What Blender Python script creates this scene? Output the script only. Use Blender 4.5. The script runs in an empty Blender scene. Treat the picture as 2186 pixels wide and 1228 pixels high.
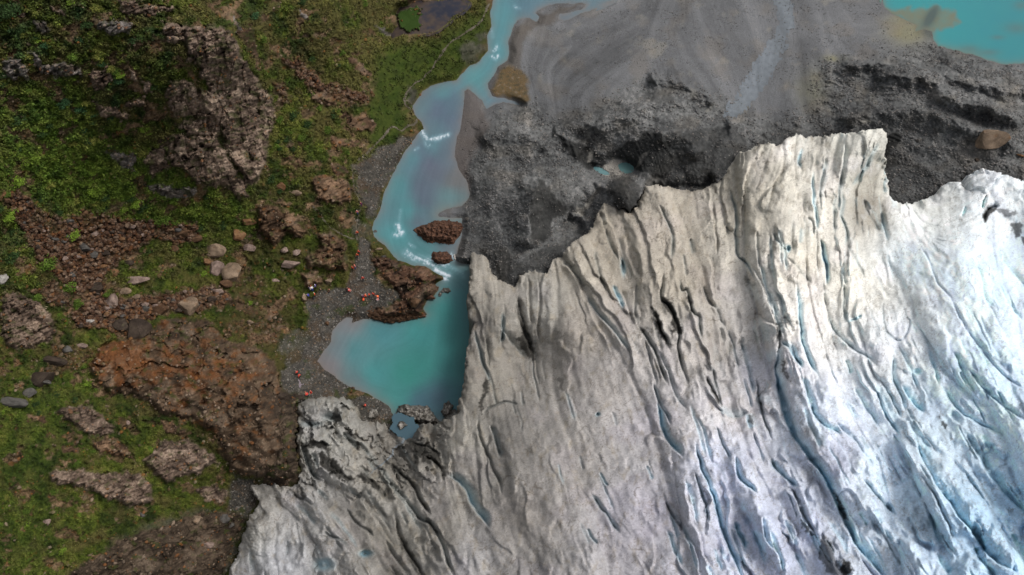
import bpy, bmesh, math, random
import numpy as np
from mathutils import Vector, Matrix
R = math.radians
sc = bpy.context.scene
C = sc.collection
random.seed(7); RNG = np.random.default_rng(11)
# ------------------------------------------------------------------ camera
TILT = R(33.0); CAMH = 125.0; FPX = 2186*24/36.0
cd = bpy.data.cameras.new('camera'); cam = bpy.data.objects.new('camera', cd); C.objects.link(cam)
cd.lens = 24; cd.sensor_width = 36; cd.clip_start = 1; cd.clip_end = 6000
cam.location = (0, 0, CAMH); cam.rotation_euler = (TILT, 0, 0); sc.camera = cam
# ------------------------------------------------------------------ sky and sun (overcast)
SUN_EL, SUN_AZ = R(55), R(78)        # azimuth from +Y towards +X
w = bpy.data.worlds.new('World'); sc.world = w; w.use_nodes = True
nt = w.node_tree; bg = nt.nodes['Background']
sky = nt.nodes.new('ShaderNodeTexSky'); sky.sky_type = 'NISHITA'; sky.sun_disc = False
sky.sun_elevation = SUN_EL; sky.sun_rotation = SUN_AZ; sky.air_density = 1.0; sky.dust_density = 6.0; sky.ozone_density = 0.4
hs = nt.nodes.new('ShaderNodeHueSaturation'); hs.inputs['Saturation'].default_value = 0.35
nt.links.new(sky.outputs[0], hs.inputs['Color']); nt.links.new(hs.outputs[0], bg.inputs[0]); bg.inputs[1].default_value = 0.15
sd_ = bpy.data.lights.new('sun', 'SUN'); sun = bpy.data.objects.new('sun', sd_); C.objects.link(sun)
sd_.energy = 1.0; sd_.angle = R(16); sd_.color = (1.0, 0.975, 0.945)
sv = Vector((math.sin(SUN_AZ)*math.cos(SUN_EL), math.cos(SUN_AZ)*math.cos(SUN_EL), math.sin(SUN_EL)))
sun.rotation_euler = sv.to_track_quat('Z', 'Y').to_euler(); sun.location = (0, 0, 200)
sc.view_settings.view_transform = 'Standard'; sc.view_settings.look = 'None'
sc.view_settings.exposure = 0.0; sc.view_settings.gamma = 1
KALB = 1.0                            # surface colour = picture colour (linear) * KALB
try:
    sc.cycles.max_bounces = 5; sc.cycles.diffuse_bounces = 3; sc.cycles.use_denoising = True
except Exception: pass
# ------------------------------------------------------------------ numeric helpers
F = np.float32
def s2l(c):
    c = np.asarray(c, F)/255.0
    return (np.where(c <= .04045, c/12.92, ((c+.055)/1.055)**2.4)*KALB).astype(F)
def sstep(a, b, x):
    t = np.clip((x-a)/(b-a), 0, 1); return t*t*(3-2*t)
def mix(a, b, t): return a+(b-a)*t
def mixc(c, d, t):
    return c+(np.asarray(d, F)-c)*t[..., None]
_T = np.random.default_rng(5).random((256, 256, 2)).astype(F)*2-1
_T /= np.linalg.norm(_T, axis=2, keepdims=True)
def perlin(x, y, seed=0):
    x = x+seed*17.31; y = y-seed*9.77
    xi = np.floor(x).astype(np.int32); yi = np.floor(y).astype(np.int32)
    xf = (x-xi).astype(F); yf = (y-yi).astype(F)
    u = xf*xf*xf*(xf*(xf*6-15)+10); v = yf*yf*yf*(yf*(yf*6-15)+10)
    def g(ix, iy, dx, dy):
        t = _T[(ix) & 255, (iy) & 255]; return t[..., 0]*dx+t[..., 1]*dy
    a = g(xi, yi, xf, yf); b = g(xi+1, yi, xf-1, yf); c = g(xi, yi+1, xf, yf-1); d = g(xi+1, yi+1, xf-1, yf-1)
    a = a+(b-a)*u; c = c+(d-c)*u
    return ((a+(c-a)*v)*1.5).astype(F)
def fbm(x, y, o=4, seed=0, g=.5, l=2.03):
    s = 0; a = 1; t = 0
    for k in range(o):
        c_, s_ = math.cos(k*1.1+.5), math.sin(k*1.1+.5); s = s+a*perlin((x*c_-y*s_)*l**k, (x*s_+y*c_)*l**k, seed+k*3); t += a; a *= g
    return s/t
def ridged(x, y, o=3, seed=0):
    s = 0; a = 1; t = 0
    for k in range(o):
        s = s+a*(1-np.abs(perlin(x*2.1**k, y*2.1**k, seed+k*5))*2); t += a; a *= .5
    return s/t
_W = np.random.default_rng(9).random((256, 256, 4)).astype(F)
def worley(x, y, seed=0):
    """F1, F2, and a plane of random slope per cell (facets), cell value"""
    x = x+seed*13.7; y = y+seed*7.9
    xi = np.floor(x).astype(np.int32); yi = np.floor(y).astype(np.int32)
    f1 = np.full(x.shape, 9, F); f2 = np.full(x.shape, 9, F); pl = np.zeros(x.shape, F); cv = np.zeros(x.shape, F)
    for i in (-1, 0, 1):
        for j in (-1, 0, 1):
            t = _W[(xi+i) & 255, (yi+j) & 255]
            dx = (x-xi-i-t[..., 0]).astype(F); dy = (y-yi-j-t[..., 1]).astype(F); d = dx*dx+dy*dy
            n = d < f1
            f2 = np.where(n, f1, np.minimum(f2, d)); f1 = np.where(n, d, f1)
            pl = np.where(n, dx*(t[..., 2]-.5)*2+dy*(t[..., 3]-.5)*2+(t[..., 2]*7.3 % 1)*.6-.3, pl)
            cv = np.where(n, (t[..., 2]*3.7+t[..., 3]*5.1) % 1, cv)
    return np.sqrt(f1), np.sqrt(f2), pl, cv
# ------------------------------------------------------------------ the survey grid
def axis(a0, a1, step, lo, hi):
    m = list(np.arange(a0, a1+.01, step)); s = step; v = m[-1]
    while v < hi: s = min(s*1.09, 26); v += s; m.append(v)
    s = step; v = m[0]; pre = []
    while v > lo: s = min(s*1.09, 26); v -= s; pre.append(v)
    return np.array(pre[::-1]+m, F)
XS = axis(-40, 2226, 1.7, -700, 2900); YS = axis(-50, 1268, 1.7, -620, 1750)
PX, PY = np.meshgrid(XS, YS); NY, NX = PX.shape
def rays(px, py):
    a = np.asarray(px, F)-1093; b = -(np.asarray(py, F)-614)
    st, ct = math.sin(TILT), math.cos(TILT)
    return a, FPX*st+b*ct, -FPX*ct+b*st
RX, RY, RZ = rays(PX, PY)
def to_world(E):
    t = (E-CAMH)/RZ; return np.stack([RX*t, RY*t, E], -1).astype(F)
def unproj(px, py, z=0.0):
    a, b, c = rays(px, py); t = (z-CAMH)/c; return Vector((float(a*t), float(b*t), float(z)))
ST = 8
iy = np.unique(np.r_[np.arange(0, NY, ST), NY-1]); ix = np.unique(np.r_[np.arange(0, NX, ST), NX-1])
def upsample(v):
    tx = np.interp(np.arange(NX), ix, np.arange(len(ix))); i0 = np.minimum(tx.astype(int), len(ix)-2); f = (tx-i0).astype(F)
    v = v[:, i0]*(1-f)+v[:, i0+1]*f
    ty = np.interp(np.arange(NY), iy, np.arange(len(iy))); j0 = np.minimum(ty.astype(int), len(iy)-2); g = (ty-j0).astype(F)[:, None]
    return (v[j0]*(1-g)+v[j0+1]*g).astype(F)
CX, CY = np.meshgrid(XS[ix], YS[iy])
def tps(pts, lam=25.0):
    P = np.array(pts, float); n = len(P)
    s = 300.0; X = P[:, :2]/s
    d = np.linalg.norm(X[:, None]-X[None], axis=2); K = np.where(d > 0, d*d*np.log(d+1e-9), 0)+np.eye(n)*lam/1e4
    A = np.zeros((n+3, n+3)); A[:n, :n] = K; A[:n, n] = 1; A[:n, n+1:] = X; A[n, :n] = 1; A[n+1:, :n] = X.T
    sol = np.linalg.solve(A, np.r_[P[:, 2], 0, 0, 0])
    x = CX/s; y = CY/s; o = sol[n]+sol[n+1]*x+sol[n+2]*y
    for k in range(n):
        r2 = (x-X[k, 0])**2+(y-X[k, 1])**2; o = o+sol[k]*.5*r2*np.log(r2+1e-12)
    return upsample(o.astype(F))
def idw(pts, ncomp, p=2.6, soft=40):
    """smooth interpolation of values given at control points"""
    s = 0; W = 0
    for q in pts:
        wgt = 1/(((CX-q[0])**2+(CY-q[1])**2+soft*soft)**(p/2)); W = W+wgt
        s = s+wgt[..., None]*np.array(q[2:2+ncomp], F)
    v = s/W[..., None]
    return np.stack([upsample(v[..., k].astype(F)) for k in range(ncomp)], -1)
def win(x0, x1, y0, y1):
    i0, i1 = np.searchsorted(XS, [x0, x1]); j0, j1 = np.searchsorted(YS, [y0, y1])
    return slice(max(j0-1, 0), min(j1+1, NY)), slice(max(i0-1, 0), min(i1+1, NX))
WARPX = (fbm(PX/30, PY/30, 3, 1)*7).astype(F); WARPY = (fbm(PX/30, PY/30, 3, 2)*7).astype(F)
def poly_sd(poly, pad=40, warp=1.0):
    """signed distance in survey units, positive inside; outside the window -pad"""
    P = np.array(poly, F); out = np.full(PX.shape, -pad, F)
    W = win(P[:, 0].min()-pad-8, P[:, 0].max()+pad+8, P[:, 1].min()-pad-8, P[:, 1].max()+pad+8)
    x = PX[W]+WARPX[W]*warp; y = PY[W]+WARPY[W]*warp
    d2 = np.full(x.shape, 1e9, F); ins = np.zeros(x.shape, bool)
    for k in range(len(P)):
        ax, ay = P[k]; bx, by = P[(k+1) % len(P)]
        ex, ey = bx-ax, by-ay; L = ex*ex+ey*ey+1e-9
        t = np.clip(((x-ax)*ex+(y-ay)*ey)/L, 0, 1); dx = x-ax-t*ex; dy = y-ay-t*ey
        d2 = np.minimum(d2, dx*dx+dy*dy)
        if ay != by:
            c = (ay > y) != (by > y); ins ^= c & (x < (bx-ax)*(y-ay)/(by-ay)+ax)
    d = np.sqrt(d2); out[W] = np.clip(np.where(ins, d, -d), -pad, None)
    return out
def line_sd(pts, pad, warp=1.0):
    """window, distance signed (+ right hand side going down the list), position 0..1, distance beyond"""
    P = np.array(pts, F); W = win(P[:, 0].min()-pad-8, P[:, 0].max()+pad+8, P[:, 1].min()-pad-8, P[:, 1].max()+pad+8)
    x = PX[W]+WARPX[W]*warp; y = PY[W]+WARPY[W]*warp
    best = np.full(x.shape, 1e9, F); sg = np.ones(x.shape, F); tt = np.zeros(x.shape, F)
    seg = np.hypot(*(P[1:]-P[:-1]).T); cum = np.r_[0, np.cumsum(seg)]; tot = cum[-1]
    for k in range(len(P)-1):
        ax, ay = P[k]; bx, by = P[k+1]; ex, ey = bx-ax, by-ay; L = ex*ex+ey*ey+1e-9
        t = np.clip(((x-ax)*ex+(y-ay)*ey)/L, 0, 1); dx = x-ax-t*ex; dy = y-ay-t*ey; d2 = dx*dx+dy*dy
        n = d2 < best; best = np.where(n, d2, best)
        sg = np.where(n, np.sign(-(ex*(y-ay)-ey*(x-ax))+1e-6), sg); tt = np.where(n, (cum[k]+t*seg[k])/tot, tt)
    return W, np.sqrt(best)*sg, tt
def smooth_line(pts, n=6):
    P = np.array(pts, float); out = []
    Q = np.vstack([2*P[0]-P[1], P, 2*P[-1]-P[-2]])
    for k in range(1, len(Q)-2):
        for t in np.arange(n)/n:
            a, b, c, d = Q[k-1:k+3]
            out.append(.5*((2*b)+(-a+c)*t+(2*a-5*b+4*c-d)*t*t+(-a+3*b-3*c+d)*t**3))
    out.append(P[-1]); return np.array(out)
def n01_(a): return np.clip((a+.5), 0, 1)
# ---- streaks that follow a direction field (flow-stretched noise)
LS = 3.0; LX = np.arange(-330, 2530, LS); LY = np.arange(-300, 1530, LS); LGX, LGY = np.meshgrid(LX, LY)
def dirfield(pts):
    s = np.zeros(LGX.shape+(2,)); W = 0
    for x, y, dx, dy in pts:
        n = math.hypot(dx, dy); wgt = 1/((LGX-x)**2+(LGY-y)**2+900)**1.5
        s += wgt[..., None]*np.array([dx/n, dy/n])
    return s/np.linalg.norm(s, axis=2, keepdims=True)
def blur(a, n):
    for ax in (0, 1):
        for _ in range(2):
            p = np.pad(a, [(n, n) if k == ax else (0, 0) for k in (0, 1)], mode='reflect'); c = np.cumsum(p, axis=ax)
            c = np.concatenate([np.zeros_like(np.take(c, [0], axis=ax)), c], axis=ax); m = 2*n+1
            a = (np.take(c, range(m, c.shape[ax]), axis=ax)-np.take(c, range(0, c.shape[ax]-m), axis=ax))/m
    return a
def lic(D, sig, L, seed):
    n = np.random.default_rng(seed).standard_normal(LGX.shape)
    if sig: n = blur(n, sig)
    acc = n.copy(); h, w_ = n.shape; st = max(1, sig*.6)
    for s in (1, -1):
        x = np.tile(np.arange(w_, dtype=float), (h, 1)); y = np.tile(np.arange(h, dtype=float)[:, None], (1, w_))
        for k in range(L):
            xi = np.clip(x.astype(int), 0, w_-1); yi = np.clip(y.astype(int), 0, h-1); d = D[yi, xi]
            x += s*st*d[..., 0]; y += s*st*d[..., 1]
            acc += n[np.clip(y.astype(int), 0, h-1), np.clip(x.astype(int), 0, w_-1)]
    acc -= blur(acc, 60); acc /= np.sqrt(blur(acc*acc, 60))+1e-9
    fx = np.clip((PX-LX[0])/LS, 0, w_-1.001); fy = np.clip((PY-LY[0])/LS, 0, h-1.001)
    i = fx.astype(int); j = fy.astype(int); a = fx-i; b = fy-j
    return ((acc[j, i]*(1-a)+acc[j, i+1]*a)*(1-b)+(acc[j+1, i]*(1-a)+acc[j+1, i+1]*a)*b).astype(F)
# ------------------------------------------------------------------ survey data (outlines, heights, colours)
WATER = [(1080,-620),(1075,-200),(1058,-60),(1053,0),(1048,30),(1050,55),(1040,80),(1042,110),(1025,130),(1005,140),(985,160),(975,172),(945,176),(920,183),(905,195),(893,210),(880,228),(885,245),(900,262),(905,275),(890,290),(880,305),(862,330),(850,350),(838,375),(825,400),(818,420),(812,450),(800,470),(795,490),(800,505),(815,520),(838,540),(850,555),(880,565),(905,570),(925,578),(945,588),(950,595),(930,608),(935,620),(925,635),(912,642),(903,660),(912,672),(900,678),(875,675),(860,682),(840,684),(810,680),(775,683),(752,688),(752,678),(740,677),(722,690),(712,705),(708,730),(690,750),(677,772),(690,785),(705,797),(720,810),(735,820),(760,832),(790,842),(815,855),(830,868),(838,882),(845,890),(850,900),(1020,900),(1022,700),(1018,600),(1004,566),(985,565),(975,558),(965,545),(975,540),(980,525),(985,500),(985,480),(988,465),(960,465),(935,463),(932,458),(945,448),(965,442),(985,440),(1000,425),(1005,415),(1000,400),(995,385),(985,370),(975,350),(968,335),(970,310),(975,290),(985,260),(990,230),(992,195),(1000,189),(1018,205),(1030,215),(1040,232),(1058,222),(1075,217),(1100,224),(1112,225),(1080,210),(1050,204),(1042,190),(1040,180),(1055,160),(1065,142),(1082,130),(1088,110),(1085,90),(1092,70),(1095,52),(1105,42),(1130,38),(1145,46),(1150,38),(1142,30),(1150,20),(1175,10),(1210,8),(1245,8),(1255,10),(1240,22),(1215,28),(1195,30),(1190,42),(1205,44),(1225,35),(1255,22),(1290,10),(1310,0),(1330,-30),(1420,-120),(1600,-620)]
LAKE = [(1860,-620),(1875,-200),(1885,0),(1890,18),(1925,40),(1958,54),(1955,66),(1975,62),(1990,68),(1993,82),(2003,100),(2030,104),(2060,113),(2095,123),(2125,132),(2150,138),(2200,135),(2400,150),(2900,190),(2900,-620)]
POND = [(838,82),(835,75),(845,62),(850,58),(846,30),(852,16),(870,14),(895,3),(935,2),(980,-2),(1000,10),(985,25),(965,38),(955,50),(935,64),(915,70),(890,72),(860,72)]
POND_GREEN = [(850,22),(870,17),(898,18),(902,28),(895,40),(902,55),(895,62),(870,64),(852,62)]
GLACIER = [(380,1750),(430,1330),(470,1260),(490,1228),(485,1218),(505,1190),(510,1160),(525,1125),(530,1105),(545,1085),(552,1070),(546,1060),(537,1046),(529,1032),(545,1026),(570,1028),(600,1035),(625,1040),(636,1026),(642,1005),(637,985),(634,955),(630,930),(638,910),(632,880),(636,862),(650,852),(680,848),(705,845),(735,848),(750,855),(762,868),(766,888),(775,895),(800,900),(825,903),(838,918),(852,930),(870,934),(884,924),(890,910),(905,903),(925,905),(945,898),(960,890),(978,883),(975,868),(980,850),(988,830),(990,800),(993,770),(998,740),(1003,715),(1012,690),(1000,680),(996,650),(1000,620),(1003,580),(1002,548),(1010,538),(1040,545),(1045,565),(1055,590),(1075,600),(1095,610),(1100,615),(1108,590),(1130,578),(1142,574),(1150,580),(1168,582),(1172,568),(1180,555),(1200,548),(1205,535),(1230,510),(1250,500),(1268,475),(1280,450),(1290,428),(1300,434),(1320,445),(1345,452),(1360,440),(1370,415),(1378,395),(1400,393),(1430,400),(1470,406),(1500,405),(1530,385),(1550,370),(1560,345),(1575,330),(1600,318),(1620,310),(1640,305),(1665,310),(1680,295),(1700,284),(1720,292),(1750,290),(1790,285),(1830,280),(1885,273),(1895,285),(1898,300),(1888,330),(1895,345),(1890,365),(1895,390),(1900,415),(1915,430),(1940,435),(1960,430),(1985,420),(2005,405),(2010,395),(2040,385),(2052,388),(2060,408),(2070,400),(2065,375),(2090,360),(2110,362),(2140,370),(2186,385),(2300,410),(2600,470),(2900,520),(2900,1750)]
BEACH = [(770,505),(790,520),(792,545),(800,565),(795,585),(815,610),(850,625),(860,640),(835,655),(800,668),(840,684),(800,720),(760,720),(740,850),(842,845),(842,930),(765,905),(740,870),(640,860),(600,835),(600,790),(640,770),(660,720),(655,640),(690,622),(740,612),(752,580),(762,545)]
BASE_Z = [(-700,-600,66),(-300,-300,70),(-700,600,62),(-700,1228,50),(-600,1700,40),(0,0,62),(200,0,61),(400,20,57),(520,0,48),(480,70,54),(600,80,34),(700,50,28),(800,40,12),(900,40,3),(850,150,4),(780,250,6),(700,200,15),(640,300,15),(600,400,11),(540,430,13),(585,225,24),(560,310,20),(520,350,22),(350,50,58),(420,280,37),(400,400,25),(330,340,33),(200,300,41),(0,250,50),(0,400,43),(150,420,32),(300,480,20),(450,480,12),(600,500,7),(700,450,5),(760,440,2.5),(0,550,35),(100,600,27),(250,600,17),(400,600,10),(550,600,5.5),(650,560,4),(0,700,30),(150,700,21),(300,700,15),(450,760,15),(550,760,10),(620,700,3.2),(0,850,27),(150,850,21),(300,850,18),(450,850,16),(560,890,13),(615,850,8),(645,810,1.8),(0,1000,27),(150,1000,22),(300,1000,16),(420,1000,11),(500,1030,5),(600,1000,9),(0,1228,27),(200,1228,18),(350,1150,12),(480,1150,4),(540,1080,2),(400,1228,9),(300,1500,10),(700,650,1.6),(760,640,1.3),(680,740,1.1),(740,860,1.3),(800,880,1),(870,620,2.0),(850,170,3.5),(800,330,2.2),(960,80,2.5),(1020,60,1.6),(950,-200,5),(700,-300,40),(200,-400,70),(1100,-500,3),
 (1100,100,1.2),(1300,100,1.4),(1500,150,1.7),(1090,185,.7),(1095,90,.8),(1180,25,.4),(1650,100,.9),(1800,100,1.2),(1900,60,.7),(1600,250,1.6),(1500,-300,1.5),(1800,-500,1.5),(1010,250,.5),(1050,350,3),(1100,300,4),(1200,330,5.5),(1180,390,7.5),(1100,450,5.5),(1010,480,2),(1015,400,1.5),(1050,520,3.5),(1150,540,5),(1240,280,6.5),(1300,290,7.5),(1300,365,2.6),(1330,360,2.6),(1400,285,11),(1400,200,6),(1500,250,5),(1520,330,7.5),(1450,390,6),(1335,405,7),(1240,450,1.5),(1200,470,1.2),(1560,300,7),(1700,250,3.2),(1800,180,3.2),(1900,200,5.5),(2000,200,5.5),(2100,200,5.5),(2186,210,5),(2050,140,2),(2100,300,8),(1950,300,7),(1950,400,5),(2186,350,9),(1980,250,8),(1300,700,3),(1800,700,5),(900,1000,2),(1300,1200,3),(2500,300,10),(2800,800,10),(2300,1700,10),(1000,1600,5)]
GLAC_Z = [(1003,545,7),(1000,620,9),(1005,700,10),(993,800,11),(980,870,9.5),(945,900,8.5),(1050,600,8),(1075,700,11),(1100,612,6),(1120,740,4.5),(1140,770,5),(1170,580,8),(1200,548,9),(1180,680,13),(1250,500,7.5),(1290,430,6.5),(1345,458,6),(1400,395,7.5),(1500,407,7.5),(1560,345,9.5),(1700,285,12.5),(1885,275,15),(1870,340,13),(1900,410,8.5),(1860,430,11),(1940,437,8),(2060,390,12.5),(2110,362,15),(2186,385,16),(2300,500,24),(1300,600,13),(1200,800,15),(1100,900,16),(1400,550,14),(1500,550,16),(1400,800,21),(1300,1000,25),(1100,1100,23),(1600,600,19),(1600,900,28),(1500,1100,31),(1750,450,19),(1750,650,24),(1900,600,20),(2050,560,24),(2186,660,29),(1900,850,31),(2186,900,36),(2000,1150,40),(1750,1150,36),(2100,455,15),(2170,500,15),(640,870,5),(700,850,5.5),(760,882,4.5),(640,1000,7),(531,1032,7),(720,950,6),(820,960,5),(900,955,7),(850,928,2.5),(960,950,12),(1000,1000,15),(800,1050,11),(700,1100,12),(600,1100,10),(520,1150,8),(490,1228,8),(700,1228,15),(900,1228,20),(950,1050,14),(400,1700,10),(1200,1700,35),(2900,600,38),(2900,1700,55),(1800,1700,50)]
GLAC_DIR = [(1010,600,.03,1),(1050,650,.03,1),(1150,650,.0,1),(1030,800,.2,1),(1180,700,-.1,1),(1250,620,.45,1),(1230,540,.6,1),(1300,700,.6,1),(1350,560,.3,1),(1420,640,.15,1),(1440,760,.2,1),(1500,700,.3,1),(1560,450,.05,1),(1480,450,.2,1),(1640,400,-.4,1),(1740,400,-.05,1),(1740,560,.03,1),(1650,650,.35,1),(1680,780,.3,1),(1665,850,.25,1),(1740,990,.55,1),(1830,1170,.6,1),(1530,900,.3,1),(1500,1020,.25,1),(1570,1200,.35,1),(1430,930,.4,1),(1250,900,.35,1),(1350,1000,.35,1),(1290,1080,.5,1),(1100,1050,.1,1),(1000,950,.05,1),(980,1050,.3,1),(900,1050,.65,1),(850,1000,.7,1),(920,1180,.45,1),(720,1020,.9,.7),(700,1100,.7,.8),(780,1120,.6,1),(600,1060,.8,.5),(600,1150,-.2,1),(1900,700,.45,1),(2100,700,.5,1),(2000,900,.55,1),(2100,1000,.6,1),(1950,1050,.55,1),(1850,900,.6,1),(1870,320,-.5,1),(1830,380,-.3,1),(1860,450,.3,1),(1800,500,.0,1),(1800,640,.15,1),(1900,600,.5,1),(2100,420,.6,-.6),(2050,450,1,-.3),(2150,480,-.2,1),(680,880,1,-.2),(700,930,.6,.8),(650,950,.1,1)]
MOR_DIR = [(1250,60,-1,.35),(1200,130,-.9,.5),(1350,60,-1,.3),(1320,140,-.9,.6),(1300,30,-1,.2),(1150,100,-.5,1),(1380,200,-.8,.4),(1420,20,-.5,1),(1450,60,.4,1),(1520,60,.6,1),(1560,110,.7,1),(1480,150,.8,.8),(1850,70,1,-.2),(1800,60,.4,1),(1100,150,.2,1),(1150,180,.5,1),(1200,90,1,-.6),(1250,150,-.8,.5),(1330,90,-1,.35),(1400,60,-.1,1),(1420,110,.35,1),(1480,90,.5,1),(1550,170,.35,1),(1500,200,.6,.6),(1600,50,.3,1),(1650,150,-.4,1),(1700,80,.0,1),(1750,150,.1,1),(1750,40,.2,1),(1900,60,1,-.4),(1850,130,1,0),(1950,140,1,-.4),(2100,200,1,.25),(1900,180,1,.0),(1850,230,1,.1),(2000,230,1,.1),(2100,330,1,.5),(1950,340,.9,.6),(1200,300,.4,1),(1300,250,1,-.2),(1450,260,1,-.1),(1050,300,-.4,1),(1020,220,-.2,1),(1100,420,.5,1),(1240,380,.8,1),(1400,360,.3,1),(1180,470,.0,1),(1150,540,.2,1),(1550,300,-.6,1),(1000,450,.2,1)]
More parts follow.
